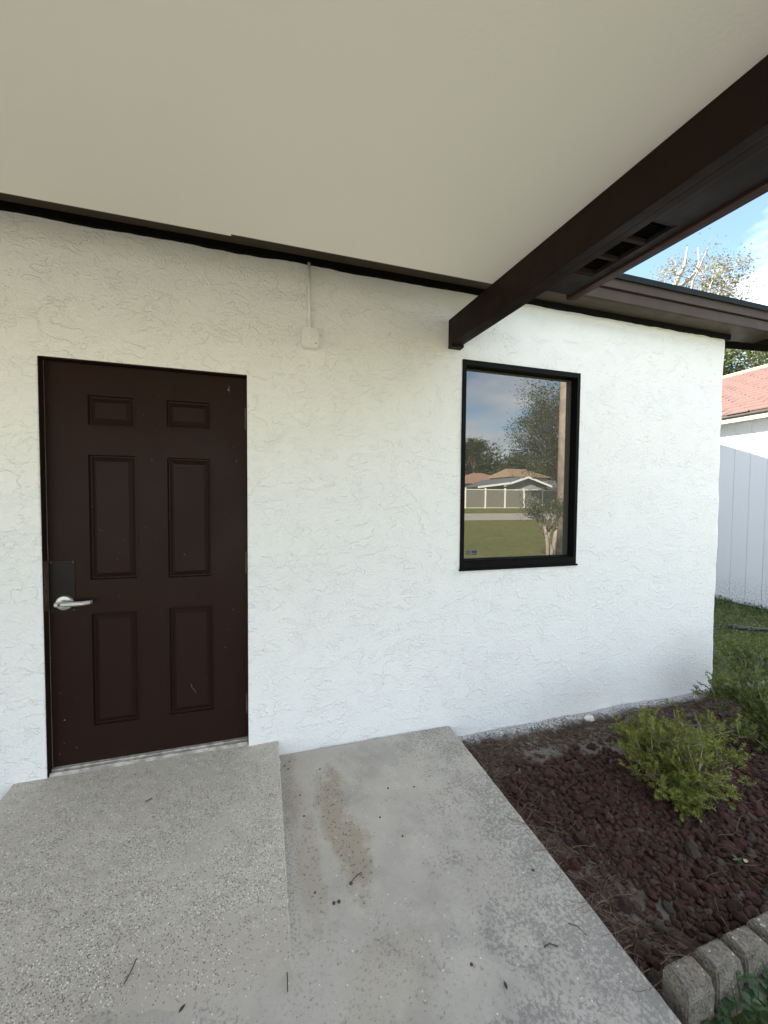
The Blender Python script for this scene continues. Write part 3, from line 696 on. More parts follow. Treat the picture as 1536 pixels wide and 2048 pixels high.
for (x0, x1, z0, z1) in ((1.268, 1.300, 1.058, 1.0625), (1.268, 1.298, 1.050, 1.0535), (1.268, 1.302, 1.042, 1.0455), (1.310, 1.330, 1.050, 1.064), (1.332, 1.348, 1.046, 1.066), (1.312, 1.346, 1.038, 1.042)):
    mb.add([(x0, .0490, z0), (x1, .0490, z0), (x1, .0490, z1), (x0, .0490, z1)], [(0, 1, 2, 3)])
mb.build('label_print', 'ink', window)

# ------------------------------------------------------------------ porch canopy
porch = empty('porch_canopy', (0, -1.5, 2.4), 'porch roof with flat off white ceiling and dark brown edge beam above the door', 'porch')
SLP = 0.0493; SKW = 0.02537
def pz(z0, y): return z0 + SLP * y
def slab(x0, x1, ya, yb, z0, z1, skew=True):    # ya nearer the wall (larger y)
    k = SKW if skew else 0
    q = lambda x, y, z: (x - k * y, y, pz(z, y))
    return MB().hexa([q(x0, yb, z0), q(x1, yb, z0), q(x1, ya, z0), q(x0, ya, z0)], [q(x0, yb, z1), q(x1, yb, z1), q(x1, ya, z1), q(x0, ya, z1)])
YE = -2.5
slab(-6.0, 1.094, -0.481, YE, 2.556, 2.60).build('porch_ceiling', 'ceiling', porch)
slab(-6.0, -0.160, -0.468, -0.4808, 2.5562, 2.59, False).build('ceiling_edge_strip', 'ceiling', porch)
slab(1.0905, 1.1315, 0.0, YE, 2.392, 2.555).build('beam', 'beam', porch, bevel=0.003)
slab(1.1345, 1.172, -0.004, YE, 2.394, 2.555).build('beam', 'beam', porch, bevel=0.003)
MB().box(1.089, 1.176, -0.05, 0.0, 2.374, 2.392).build('beam_bracket', 'beam', porch, bevel=0.003)
# plywood overhang with a recessed three-bay vent
vx0, vx1, vya, vyb = 1.172, 1.272, -0.940, -1.283
zs0, zs1 = 2.399, 2.415
ply = MB()
for (x0, x1, ya, yb) in ((1.1725, vx0 + .004, -0.78, YE), (vx1, 1.312, -0.78, YE), (vx0 + .004, vx1, -0.78, vya), (vx0 + .004, vx1, vyb, YE)):
    t_ = slab(x0, x1, ya, yb, zs0, zs1); ply.add(t_.v, t_.f)
soff = ply.build('soffit_board', 'plywood', porch)
vent = slab(vx0 - .01, vx1 + .012, vya + .012, vyb - .012, zs1 + .012, zs1 + .016).build('soffit_vent', 'gap_black', porch)
M['screen_bar'] = mk_brown('brown_vent_bar', (0.034, 0.022, 0.018), 0.6)
for yc in (vya - .003, -1.0555, -1.167, vyb + .006):
    slab(vx0 + .004, vx1 - .001, yc + .0075, yc - .0075, zs0 + .003, zs1 + .011).build('vent_bar', 'screen_bar', vent)
mb = MB()
for k in range(26):
    yy = vya - .008 - k * .0127; t_ = slab(vx0 + .004, vx1 - .001, yy, yy - .0016, zs1 + .001, zs1 + .008); mb.add(t_.v, t_.f)
mb.build('vent_mesh', 'gap_black', vent)
slab(1.312, 1.342, -0.752, YE, 2.391, 2.47).build('edge_trim', 'edge_trim', porch, bevel=0.003)
slab(1.343, 1.366, -0.752, YE, 2.397, 2.56).build('rake_fascia', 'edge_trim', porch, bevel=0.003)
slab(1.367, 1.376, -0.752, YE, 2.53, 2.60).build('drip_edge', 'black', porch)
slab(-6.1, 1.374, -0.56, YE, 2.605, 2.655).build('porch_roof', 'roof_dark', porch)
MB().hexa([(-6.05, -0.57, 2.600), (1.372, -0.57, 2.600), (1.372, -0.1895, 2.772), (-6.05, -0.1895, 2.772)], [(-6.05, -0.57, 2.632), (1.372, -0.57, 2.632), (1.372, -0.1895, 2.80), (-6.05, -0.1895, 2.80)]).build('flashing', 'trim', porch)
slab(-6.05, 1.08, YE + .1, YE, 2.39, 2.553, False).build('front_beam', 'beam', porch, bevel=0.003)
for px in (-1.9, 1.02):
    MB().box(px, px + .1, YE + .002, YE + .098, -0.2, 2.19).build('porch_post', 'beam', porch, bevel=0.004)

# ------------------------------------------------------------------ conduit box on the wall
eb = empty('junction_box', (0.217, 0, 2.317), 'white painted round cornered junction box hanging from a thin conduit on the stucco wall', 'junction box')
def rrect(mb, cx, cz, hw, hh, r, y0, y1, n=6, inset=0.0):
    ring_ = []
    for sx, sz, a0 in ((1, 1, 0), (-1, 1, PI / 2), (-1, -1, PI), (1, -1, 3 * PI / 2)):
        for k in range(n + 1):
            a_ = a0 + k * PI / 2 / n; ring_.append((cx + sx * (hw - r) + r * math.cos(a_), cz + sz * (hh - r) + r * math.sin(a_)))
    m = len(ring_); b = len(mb.v)
    sc = lambda f: [(cx + (x - cx) * f, cz + (z - cz) * f) for x, z in ring_]
    for f, y in ((1, y0), (1, y1 + .004), (.985, y1 + .001), (.955, y1)):
        mb.v += [(x, y, z) for x, z in sc(f)]
    for k in range(3):
        for q_ in range(m): mb.f.append((b + k * m + q_, b + (k + 1) * m + q_, b + (k + 1) * m + (q_ + 1) % m, b + k * m + (q_ + 1) % m))
    mb.f.append(tuple(b + 3 * m + q_ for q_ in range(m)))
mb = MB(); rrect(mb, .2165, 2.3175, .046, .052, .022, 0.0, -0.046); mb.build('box_body', 'box_paint', eb, smooth=False)
mb = MB(); rrect(mb, .2165, 2.3175, .050, .056, .025, -0.0465, -0.0535); mb.build('cover_plate', 'box_paint', eb)
mb = MB(); mb.tube([(.2165, -.0530, 2.322), (.2165, -.0575, 2.322), (.2165, -.0580, 2.322)], [.0125, .0115, .008], 20); mb.build('cover_plug', 'box_paint', eb)
for x, z in ((.247, 2.288), (.185, 2.352)): MB().disc((x, -.0533, z), (0, -1, 0), .0036, .0012, 10).build('cover_screw', 'hinge' if x > .2 else 'box_paint', eb)
mb = MB(); mb.tube([(.2115, -.024, 2.44), (.2112, -.024, 2.60), (.2105, -.024, 2.742)], .0082, 14, True); mb.build('conduit', 'box_paint', eb, smooth=True)
mb = MB(); mb.tube([(.2135, -.025, 2.372), (.2130, -.025, 2.384)], .0118, 6); mb.tube([(.2130, -.025, 2.384), (.2120, -.024, 2.44)], .0102, 14); mb.tube([(.2125, -.0245, 2.425), (.212, -.024, 2.437)], .0122, 14)
mb.build('conduit_connector', 'box_paint', eb)
mb = MB(); mb.tube([(.222, -.025, 2.418), (.236, -.025, 2.415)], .0042, 8); mb.disc((.236, -.025, 2.415), (1, 0, -.1), .0058, .004, 8); mb.build('set_screw', 'box_paint', eb)

# ------------------------------------------------------------------ garden bed
bx = np.linspace(1.148, 4.2, 150); by = np.linspace(-1.46, 0.03, 90)
def bed_z(x, y):
    z = -0.176 + 0.016 * (mnoise.noise((x * 2.1, y * 2.1, 1))) + 0.007 * mnoise.noise((x * 9, y * 9, 4)) + 0.004 * mnoise.noise((x * 27, y * 27, 6))
    z += 0.012 * max(0, 1 - abs(x - 1.15) / 0.08) * 0.6
    return z
bed = sheet('garden_bed', bx, by, bed_z, 'soil')
ORG[bed.name] = Vector((0, 0, 0))
def inpoly(x, y, P):
    c = False; j = len(P) - 1
    for i in range(len(P)):
        if (P[i][1] > y) != (P[j][1] > y) and x < (P[j][0] - P[i][0]) * (y - P[i][1]) / (P[j][1] - P[i][1]) + P[i][0]: c = not c
        j = i
    return c
FIELD = [(1.30, -0.43), (1.50, -0.40), (1.72, -0.36), (2.05, -0.40), (2.2, -0.55), (2.5, -0.62), (2.9, -0.50), (3.3, -0.62), (3.3, -0.95), (2.7, -1.25), (2.0, -1.41), (1.62, -1.40), (1.46, -1.26), (1.44, -1.12), (1.36, -0.95), (1.24, -0.75), (1.20, -0.55)]
def rock_mesh(k):
    rr = random.Random(100 + k); bm = bmesh.new(); bmesh.ops.create_icosphere(bm, subdivisions=2, radius=1.0); bmesh.ops.rotate(bm, verts=bm.verts, cent=(0, 0, 0), matrix=Matrix.Rotation(rr.random() * 6, 3, 'X'))
    off = Vector((rr.random() * 50, rr.random() * 50, rr.random() * 50))
    for v in bm.verts:
        p = v.co.copy(); d = 1 + 0.60 * mnoise.noise(p * 0.9 + off) + 0.34 * mnoise.noise(p * 1.9 + off)
        v.co = Vector((p.x * d, p.y * d * (0.78 + .12 * (k % 3)), p.z * d * 0.78))
    bmesh.ops.dissolve_limit(bm, angle_limit=math.radians(17), verts=bm.verts[:], edges=bm.edges[:]); bmesh.ops.triangulate(bm, faces=bm.faces[:])
    me = bpy.data.meshes.new('lava_rock'); bm.to_mesh(me); bm.free(); me.materials.append(M['lava'])
    return me
ROCKS = [rock_mesh(k) for k in range(10)]
rocks = []; grid = {}
def try_rock(x, y, r, sep_):
    key = (int(x / .06), int(y / .06))
    for i in (-1, 0, 1):
        for j in (-1, 0, 1):
            for (a_, b_, c_) in grid.get((key[0] + i, key[1] + j), ()):
                if (a_ - x) ** 2 + (b_ - y) ** 2 < ((c_ + r) * sep_) ** 2: return False
    grid.setdefault(key, []).append((x, y, r)); return True
rg = random.Random(5)
for it in range(60000):
    x = rg.uniform(1.16, 3.4); y = rg.uniform(-1.42, -0.3)
    ins = inpoly(x + 0.05 * mnoise.noise((x * 8, y * 8, 2)), y + 0.05 * mnoise.noise((x * 8, y * 8, 7)), FIELD)
    if not ins and rg.random() > 0.012: continue
    if x > 2.55 and rg.random() > 0.55: continue
    r = 0.0125 + 0.016 * rg.random() ** 1.6
    if r > .024 and rg.random() < .4: continue
    if it > 30000: r = 0.008 + .005 * rg.random()
    if try_rock(x, y, r, 0.90): rocks.append((x, y, r, bed_z(x, y) + r * rg.uniform(0.25, 0.6)))
base_n = len(rocks)
for x, y, r, z in rocks[:base_n]:          # loose second layer
    if rg.random() < 0.10 and inpoly(x, y, FIELD): rocks.append((x + rg.uniform(-.015, .015), y + rg.uniform(-.015, .015), r * rg.uniform(.7, 1.05), z + r * 0.95))
cpos = Vector((0, -2.266, 1.416))
rocks.sort(key=lambda q: -q[2] / (Vector((q[0], q[1], q[3])) - cpos).length)
mass_v, mass_f = [], []
for k, (x, y, r, z) in enumerate(rocks):
    me = ROCKS[rg.randrange(10)]; eul = (rg.uniform(-.5, .5), rg.uniform(-.5, .5), rg.uniform(0, 6.28)); s_ = r * rg.uniform(1.05, 1.3)
    if k < 300:
        o = bpy.data.objects.new('lava_rock', me); COL.objects.link(o); o.parent = bed; o.location = (x, y, z); o.rotation_euler = eul; o.scale = (s_, s_, s_)
    else:
        mt = Matrix.LocRotScale((x, y, z), __import__('mathutils').Euler(eul), (s_, s_, s_)); b = len(mass_v)
        mass_v += [tuple(mt @ v.co) for v in me.vertices]; mass_f += [tuple(i + b for i in p.vertices) for p in me.polygons]
mb = MB(); mb.v, mb.f = mass_v, mass_f
tag(mb.build('lava_gravel', 'lava_mass', bed), kind='stuff')

# pine needles, mulch chips
def needle(mb, x, y, z, L, a, tilt=0.0, w=0.0011, bend=0.2):
    d = Vector((math.cos(a), math.sin(a), 0)); n_ = Vector((-d.y, d.x, 0)); pts = []
    for k in range(5):
        t_ = k / 4 - .5; pts.append(Vector((x, y, z)) + d * L * t_ + n_ * bend * L * (t_ * t_ * 4 - .3) * .5 + Vector((0, 0, tilt * L * t_ + 0.004 * math.sin(k * 2 + x * 50))))
    mb.tube(pts, [w * .7, w, w, w, w * .5], 3, False)
ng = random.Random(11); mb = MB()
for k in range(1750):
    q = ng.random()
    if q < .42: x = ng.uniform(1.2, 3.7); y = -abs(ng.gauss(0.10, .12)) - 0.035
    elif q < .76: x = 1.16 + abs(ng.gauss(0.06, .12)); y = ng.uniform(-1.5, -.05)
    else: x = ng.uniform(1.2, 3.5); y = ng.uniform(-1.42, -.1)
    if y > -.012 or x < 1.15 or x > 4.1 or y < -1.42: continue
    infield = inpoly(x, y, FIELD)
    if infield and ng.random() < .62: continue
    needle(mb, x, y, bed_z(x, y) + (.028 if infield else ng.uniform(.003, .014)), ng.uniform(.05, .17), ng.gauss(-.5, .9) if ng.random() < .6 else ng.uniform(0, 6.28), ng.uniform(-.12, .12), ng.uniform(.0007, .0014), ng.uniform(-.25, .25))
for k in range(26):
    y = ng.uniform(-1.5, -.7); needle(mb, 1.13 + ng.uniform(-.03, .04), y, -.083, ng.uniform(.07, .15), ng.uniform(-.9, .9) + (PI if ng.random() < .5 else 0), 0.0, .0009, ng.uniform(-.3, .3))
tag(mb.build('pine_needles', 'needle'), kind='stuff')
mb = MB()
for k in range(3200):
    q = ng.random()
    if q < .5: x = ng.uniform(1.2, 3.8); y = -abs(ng.gauss(.13, .10)) - .035
    else: x = 1.16 + abs(ng.gauss(.05, .13)); y = ng.uniform(-1.42, -.06)
    if y > -.02 or x < 1.155 or y < -1.44 or (inpoly(x, y, FIELD) and ng.random() < .8): continue
    a_ = ng.uniform(0, 6.28); L = ng.uniform(.005, .024); w = ng.uniform(.003, .008); z = bed_z(x, y) + ng.uniform(.001, .006); c_, s_ = math.cos(a_), math.sin(a_); tl = ng.uniform(-.3, .3) * L
    P = [(-L, -w), (L * .9, -w * .7), (L, w), (-L * .8, w * .9)]
    lo = [(x + u * c_ - v * s_, y + u * s_ + v * c_, z + tl * u / L * .5) for u, v in P]; hi = [(p_[0], p_[1], p_[2] + .003) for p_ in lo]
    mb.hexa(lo, hi)
tag(mb.build('mulch_chips', 'chip'), kind='stuff')

# white stone against the wall
def stone(name, loc, s3, mat, seed, label=None, cat=None, sub=3):
    bm = bmesh.new(); bmesh.ops.create_icosphere(bm, subdivisions=sub, radius=1.0); off = Vector((seed * 3.1, seed, seed * 7.7))
    for v in bm.verts:
        d = 1 + .30 * mnoise.noise(v.co * 1.1 + off) + .10 * mnoise.noise(v.co * 3 + off); v.co = Vector((v.co.x * d * s3[0], v.co.y * d * s3[1], v.co.z * d * s3[2]))
    me = bpy.data.meshes.new(name); bm.to_mesh(me); bm.free(); me.materials.append(M[mat]); me.polygons.foreach_set('use_smooth', [True] * len(me.polygons))
    o = link(name, me, None, loc); return tag(o, label, cat) if label else o
stone('stone', (2.205, -.09, -.163), (.036, .030, .024), 'white_stone', 2, 'small white stone lying on the needles against the foot of the wall', 'stone')
stone('flat_stone', (4.72, .33, -.185), (.22, .13, .05), 'grey_stone', 5, 'flat grey stone sunk in the grass past the corner of the white wall', 'stone')
stone('flat_stone', (5.05, .12, -.19), (.16, .11, .045), 'grey_stone', 8, 'second grey stone at the right picture edge beside the larger flat one', 'stone')

# edging blocks
labels = ['concrete edging block with a brown stained side, nearest the concrete path', 'concrete edging block second from the path, between two joints', 'concrete edging block third from the path, half hidden by weeds', 'concrete edging block at the far right picture edge']
xl = [1.192, 1.330, 1.464, 1.602, 1.738]
for i in range(4):
    x0 = xl[i]; x1 = x0 + .113; dz = (0.0, .004, .006, .008)[i]; yo = (-.003, 0.002, .004, .01)[i]
    e = empty('edging_block', ((x0 + x1) / 2, -1.45, -.2), labels[i], 'edging block', 'edging blocks along the front of the garden bed')
    bm = bmesh.new()
    lo = [(x0 - .002, -1.482 + yo, -.26), (x1 + .002, -1.482 + yo, -.26), (x1 + .002, -1.398 + yo, -.26), (x0 - .002, -1.398 + yo, -.26)]
    mid = [(x0 - .001, -1.480 + yo, -.085 + dz), (x1 + .001, -1.480 + yo, -.085 + dz), (x1 + .001, -1.400 + yo, -.072 + dz), (x0 - .001, -1.400 + yo, -.072 + dz)]
    hi = [(x0 + .003, -1.471 + yo, -.053 + dz), (x1 - .003, -1.471 + yo, -.052 + dz), (x1 - .008, -1.411 + yo, -.048 + dz), (x0 + .008, -1.411 + yo, -.049 + dz)]
    vs = [bm.verts.new(p_) for p_ in lo + mid + hi]
    for a_ in (0, 4):
        for k in range(4): bm.faces.new((vs[a_ + k], vs[a_ + (k + 1) % 4], vs[a_ + 4 + (k + 1) % 4], vs[a_ + 4 + k]))
    bm.faces.new(vs[8:12]); bm.faces.new(vs[3::-1])
    bmesh.ops.bevel(bm, geom=bm.edges[:], offset=.0045, segments=2, affect='EDGES'); bmesh.ops.triangulate(bm, faces=bm.faces[:])
    bmesh.ops.subdivide_edges(bm, edges=[q for q in bm.edges if q.calc_length() > .02], cuts=3, use_grid_fill=True)
    for v in bm.verts:
        nz = mnoise.noise(v.co * 55 + Vector((i * 9, 0, 0))); v.co += Vector((mnoise.noise(v.co * 30), mnoise.noise(v.co * 30 + Vector((7, 7, 7))), nz)) * .0018
    oo = Vector(e.location)
    for v in bm.verts: v.co -= oo
    me = bpy.data.meshes.new('block_body'); bm.to_mesh(me); bm.free(); me.materials.append(M['block']); link('block_body', me, e, oo)

# ------------------------------------------------------------------ shrubs
def shrub(name, base, rx, ry, h, lean, n_stem, n_twig, leafL, mat, seed, label):
    rr = random.Random(seed); root = empty(name, base, label, 'shrub'); B = Vector(base)
    tips = []
    for i in range(n_stem):
        a_ = rr.uniform(0, 6.28); q = rr.random() ** .5; zz = rr.uniform(.22, .95)
        k = math.sqrt(max(0.05, 1 - ((zz - .5) / .62) ** 2))
        tip = B + Vector((math.cos(a_) * rx * q * k + lean[0] * zz, math.sin(a_) * ry * q * k + lean[1] * zz, h * zz))
        side = Vector((math.cos(a_), math.sin(a_), 0)); pts = [B + side * .012 + Vector((rr.uniform(-.015, .015), rr.uniform(-.015, .015), -.02))]
        for k_ in range(1, 7):
            t_ = k_ / 6; p_ = B.lerp(tip, t_) + side * .05 * math.sin(t_ * PI) + Vector((rr.gauss(0, .010), rr.gauss(0, .010), rr.gauss(0, .008) - .05 * h * math.sin(t_ * PI))); pts.append(p_)
        mb = MB(); mb.tube(pts, [.0062 - .0007 * k_ for k_ in range(7)], 5)
        for b_ in range(5):
            k_ = rr.randrange(2, 6); p0 = pts[k_]; d = (Vector((rr.gauss(0, 1), rr.gauss(0, 1), rr.uniform(-.2, 1.1)))).normalized(); L = rr.uniform(.06, .16)
            p1 = p0 + d * L * .5 + Vector((rr.gauss(0, .01), rr.gauss(0, .01), .005)); p2 = p0 + d * L + Vector((0, 0, .02))
            mb.tube([p0, p1, p2], [.0026, .0019, .0012], 4); tips.append((p2, d)); tips.append((p1, d))
        tips.append((pts[-1], (pts[-1] - pts[-3]).normalized())); tips.append((pts[-2], side))
        mb.build('stem', 'twig', root)
    fo = MB(); tw = MB()
    for i in range(n_twig):
        p0, d0 = tips[rr.randrange(len(tips))]
        p0 = p0 + Vector((rr.gauss(0, .018), rr.gauss(0, .018), rr.gauss(0, .014)))
        out = (p0 - (B + Vector((0, 0, h * .35)))); out.normalize()
        d = (out * .8 + Vector((0, 0, .55)) + Vector((rr.gauss(0, .5), rr.gauss(0, .5), rr.gauss(0, .4)))).normalized(); L = rr.uniform(.035, .085)
        if p0.z < B.z + .03: p0.z = B.z + .03 + rr.random() * .05
        p1 = p0 + d * L; tw.tube([p0, p0 + d * L * .5 + Vector((rr.gauss(0, .003), rr.gauss(0, .003), 0)), p1], [.0013, .001, .0007], 3, False)
        m = int(L / .0068)
        for k_ in range(m):
            t_ = .15 + .85 * k_ / m; pp = p0 + d * L * t_
            for sgn in (-1, 1):
                ax = d.orthogonal().normalized(); ax.rotate(__import__('mathutils').Quaternion(d, k_ * 1.57 + rr.uniform(-.4, .4) + (PI if sgn > 0 else 0)))
                ld = (d * rr.uniform(.5, .9) + ax).normalized(); s_ = leafL * rr.uniform(.65, 1.15) * (1 - .25 * t_)
                fo.leaf(pp, ld, (d + Vector((rr.gauss(0, .35), rr.gauss(0, .35), rr.gauss(0, .35)))), s_, s_ * .6, .12)
    tag(tw.build('twig', 'twig', root), kind='stuff'); fo.build('foliage', mat, root)
    return root
shrub('shrub', (2.13, -.78, -.18), .27, .24, .40, (.04, .05), 24, 820, .0205, 'shrub_leaf', 3, 'small yellow green shrub with bare lower stems growing from the red lava rocks')
shrub('shrub', (3.28, -.66, -.185), .42, .36, .60, (-.06, .12), 22, 1300, .021, 'shrub_leaf_dark', 9, 'larger dark green shrub at the right picture edge in front of the wall corner')

# weeds in front of the blocks
def ovate(mb, p, d, nrm, L, W, droop=.2):
    p = Vector(p); d = Vector(d).normalized(); sd = d.cross(Vector(nrm)).normalized(); n_ = sd.cross(d); rows_ = []
    prof = [(0, .04), (.2, .75), (.45, 1.0), (.72, .72), (1, .03)]
    for t_, w_ in prof:
        c_ = p + d * L * t_ - n_ * droop * L * t_ * t_; rows_.append((c_ - sd * W * .5 * w_ + n_ * .10 * W * w_, c_, c_ + sd * W * .5 * w_ + n_ * .10 * W * w_))
    b = len(mb.v)
    for r_ in rows_: mb.v += [tuple(q) for q in r_]
    for k in range(4):
        for j in range(2): mb.f.append((b + k * 3 + j, b + k * 3 + j + 1, b + k * 3 + j + 4, b + k * 3 + j + 3))
weed = empty('weed_plant', (1.5, -1.62, -.2), 'patch of broad leaved green weeds in front of the edging blocks', 'weed')
wr = random.Random(21); mbs = MB()
nleaf = 0
for k in range(120):
    x = wr.uniform(1.22, 2.05); y = wr.uniform(-1.535, -1.488) if k < 70 else wr.uniform(-1.62, -1.50); hgt = wr.uniform(.08, .15); hgt *= .25 + .75 * min(1, max(0, (x - 1.24) / .2))
    p0 = Vector((x, y, -.205)); p1 = p0 + Vector((wr.gauss(0, .025), wr.gauss(.01, .02), hgt)); mbs.tube([p0, p0.lerp(p1, .5) + Vector((wr.gauss(0, .006), 0, 0)), p1], [.0016, .0013, .001], 4, False)
    for j in range(wr.randrange(3, 5)):
        a_ = wr.uniform(0, 6.28); t_ = wr.uniform(.45, 1); mb = MB(); L = wr.uniform(.016, .036) * (1.25 if wr.random() < .12 else 1)
        ovate(mb, p0.lerp(p1, t_), (math.cos(a_), math.sin(a_), wr.uniform(.0, .7)), (0, 0, 1), L, L * wr.uniform(.5, .72), wr.uniform(.0, .35)); nleaf += 1
        mb.build('leaf', 'weed_leaf', weed, smooth=True)
mb = MB(); ovate(mb, (1.440, -1.50, -.105), (.25, -.75, -.25), (-.1, -.5, 1), .036, .024, .1); mb.build('leaf', 'weed_leaf', weed, smooth=True)
mbs.build('stem', 'weed_leaf', weed)
# seedlings in the bed
for i, (x, y, lb) in enumerate(((1.50, -.10, 'tiny green seedling close to the wall foot near the path corner'), (1.72, -.09, 'tiny seedling by the wall left of the white stone'), (1.68, -.33, 'tiny seedling in bare soil above the lava rocks'), (1.95, -1.16, 'green seedling sprouting between lava rocks below the shrub'), (1.30, -1.05, 'thin grassy seedling beside the concrete path edge'))):
    e = empty('seedling', (x, y, bed_z(x, y)), lb, 'seedling'); zt = bed_z(x, y) + (.03 if i == 3 else .012)
    for j in range(4):
        a_ = j * 1.57 + i; mb = MB(); ovate(mb, (x, y, zt), (math.cos(a_), math.sin(a_), .5), (0, 0, 1), .026, .011 if i < 4 else .004, .3); mb.build('leaf', 'weed_leaf', e, smooth=True)
    mb = MB(); mb.tube([(x, y, bed_z(x, y) - .005), (x, y, zt)], .001, 4); mb.build('stem', 'weed_leaf', e)
# dry leaves
for (x, y, z, a_, s_, lb) in ((1.945, -1.19, -.130, .4, .030, 'pale tan dry leaf on the lava rocks toward the right edge'), (1.59, -.23, -.155, 2.0, .018, 'small pale dry leaf on the soil near the wall'), (2.06, -1.27, -.135, 1.0, .028, 'curled tan dry leaf at the right edge above the blocks')):
    mb = MB(); ovate(mb, (x, y, z), (math.cos(a_), math.sin(a_), .1), (.2, .1, 1), s_, s_ * .55, .25); tag(mb.build('dry_leaf', 'dry_leaf', origin=(x, y, z), smooth=True), lb, 'leaf')
# seeds and twigs dropped on the concrete
SEEDS = [(.139, -.339, .006, 'small dark seed on the path close to the step edge, nearer the wall'), (.222, -.902, .0085, 'left one of two round dark seeds lying side by side on the path'), (.241, -.902, .0085, 'right one of two round dark seeds lying side by side on the path'),
         (.298, -.847, .0095, 'round dark seed touching the end of a thin curved twig on the path'), (.148, -.475, .007, 'dark seed at the left border of the brown stain'), (.159, -.844, .006, 'dark seed alone between the step edge and the seed pair'),
         (.492, -.58, .006, 'dark seed right of the large brown stain on the path'), (.582, -.417, .007, 'left one of two spaced dark seeds toward the upper middle of the path'), (.716, -.444, .006, 'right one of two spaced dark seeds toward the upper middle of the path'),
         (.561, -.705, .006, 'dark seed in the clear middle of the concrete path'), (.259, -.18, .007, 'dark seed just below the wall above the brown stain'), (.07, -.10, .007, 'middle one of three dark seeds in the corner of step and wall'),
         (.09, -.13, .006, 'lowest of three dark seeds in the corner of step and wall'), (.10, -.07, .006, 'uppermost of three dark seeds in the corner of step and wall'), (.62, -1.213, .008, 'dark seed near the bottom of the path'), (1.02, -1.0, .008, 'dark seed lying close to the garden edge of the path')]
for x, y, r, lb in SEEDS:
    z = -.0915; r *= .72; mb = MB(); mb.tube([(x, y, z - .002), (x, y, z + r * .45), (x, y, z + r * .7), (x, y, z + r * .8)], [r, r * .95, r * .6, r * .15], 9)
    tag(mb.build('seed', 'debris', origin=(x, y, z), smooth=True), lb, 'seed', 'dark seeds on the concrete path')
def stick(pts, r, lb):
    mb = MB(); mb.tube(pts, r, 5); tag(mb.build('twig', 'debris', origin=pts[0]), lb, 'twig')
zp = -.089
stick([(.305, -.84, zp), (.328, -.825, zp + .002), (.348, -.818, zp)], .0016, 'thin curved twig beside a dark seed on the concrete path')
stick([(.046, -1.12, zp + .003), (.047, -1.095, zp + .004), (.046, -1.07, zp + .002)], .0018, 'short straight dark twig where the rough pad meets the path')
stick([(.880, -1.238, zp), (.902, -1.236, zp + .002), (.925, -1.250, zp)], .0022, 'short dark twig on the path near the edging blocks')
stick([(1.01, -1.20, zp), (1.035, -1.22, zp + .002), (1.045, -1.25, zp)], .0014, 'thin bent twig on the path beside the garden edge')
stick([(.30 - .72, -.905, pz(0, 0) * 0 - .079), (-.425, -.935, -.080), (-.436, -.965, -.083)], .0016, 'thin dark twig on the rough aggregate pad')
stick([(-.57, -.27, -.022), (-.545, -.255, -.020)], .0022, 'short dark twig on the pad near the door threshold')
for x, y, a_ in ((-.26, -1.085, .9), (.69, -1.305, 1.4)):
    mb = MB(); ovate(mb, (x, y, -.083), (math.cos(a_), math.sin(a_), .05), (0, 0, 1), .024, .010, .1); tag(mb.build('leaf', 'debris', origin=(x, y, -.083)), 'small dark dry leaf on the rough pad' if x < 0 else 'small dark dry leaf on the path near the bottom edge', 'leaf')

# ------------------------------------------------------------------ beyond the corner: grass, hose, shed
gg = random.Random(31); mb = MB()
for k in range(24000):
    x = gg.uniform(3.62, 7.4); y = gg.uniform(-.95, 3.0)
    if x < 4.15 and y < 0.15 and gg.random() < .75: continue
    z = -.208; a_ = gg.uniform(0, 6.28)
    if gg.random() < .6:
        L = gg.uniform(.02, .045); mb.leaf((x, y, z + gg.uniform(0.005, .075)), (math.cos(a_), math.sin(a_), gg.uniform(.1, .9)), (0, 0, 1), L, L * .55, .1)
    else:
        L = gg.uniform(.06, .14); t_ = gg.uniform(.02, .06); d = Vector((math.cos(a_) * .6, math.sin(a_) * .6, 1)).normalized(); mb.leaf((x, y, z), d, (math.sin(a_), math.cos(a_), .2), L, .006, 0)
tag(mb.build('grass', 'grass'), kind='stuff')
mb = MB(); hp = [(5.55, 1.08, -.165), (5.50, 1.02, -.150), (5.53, .97, -.145), (5.70, .90, -.150), (5.95, .78, -.152), (6.3, .55, -.16), (6.6, .2, -.165), (6.8, -.4, -.17)]
mb.tube(hp, .026, 10); tag(mb.build('garden_hose', 'rubber', origin=hp[0], smooth=True), 'black rubber hose lying bent in the grass in front of the shed', 'hose')
mb = MB(); mb.tube([(4.55, 1.28, -.17), (4.9, 1.12, -.165), (5.3, 1.05, -.165), (5.6, 1.35, -.17)], .011, 6); tag(mb.build('cable', 'rubber', origin=(4.55, 1.28, -.17)), 'thin dark cable lying in the grass beyond the wall corner', 'cable')

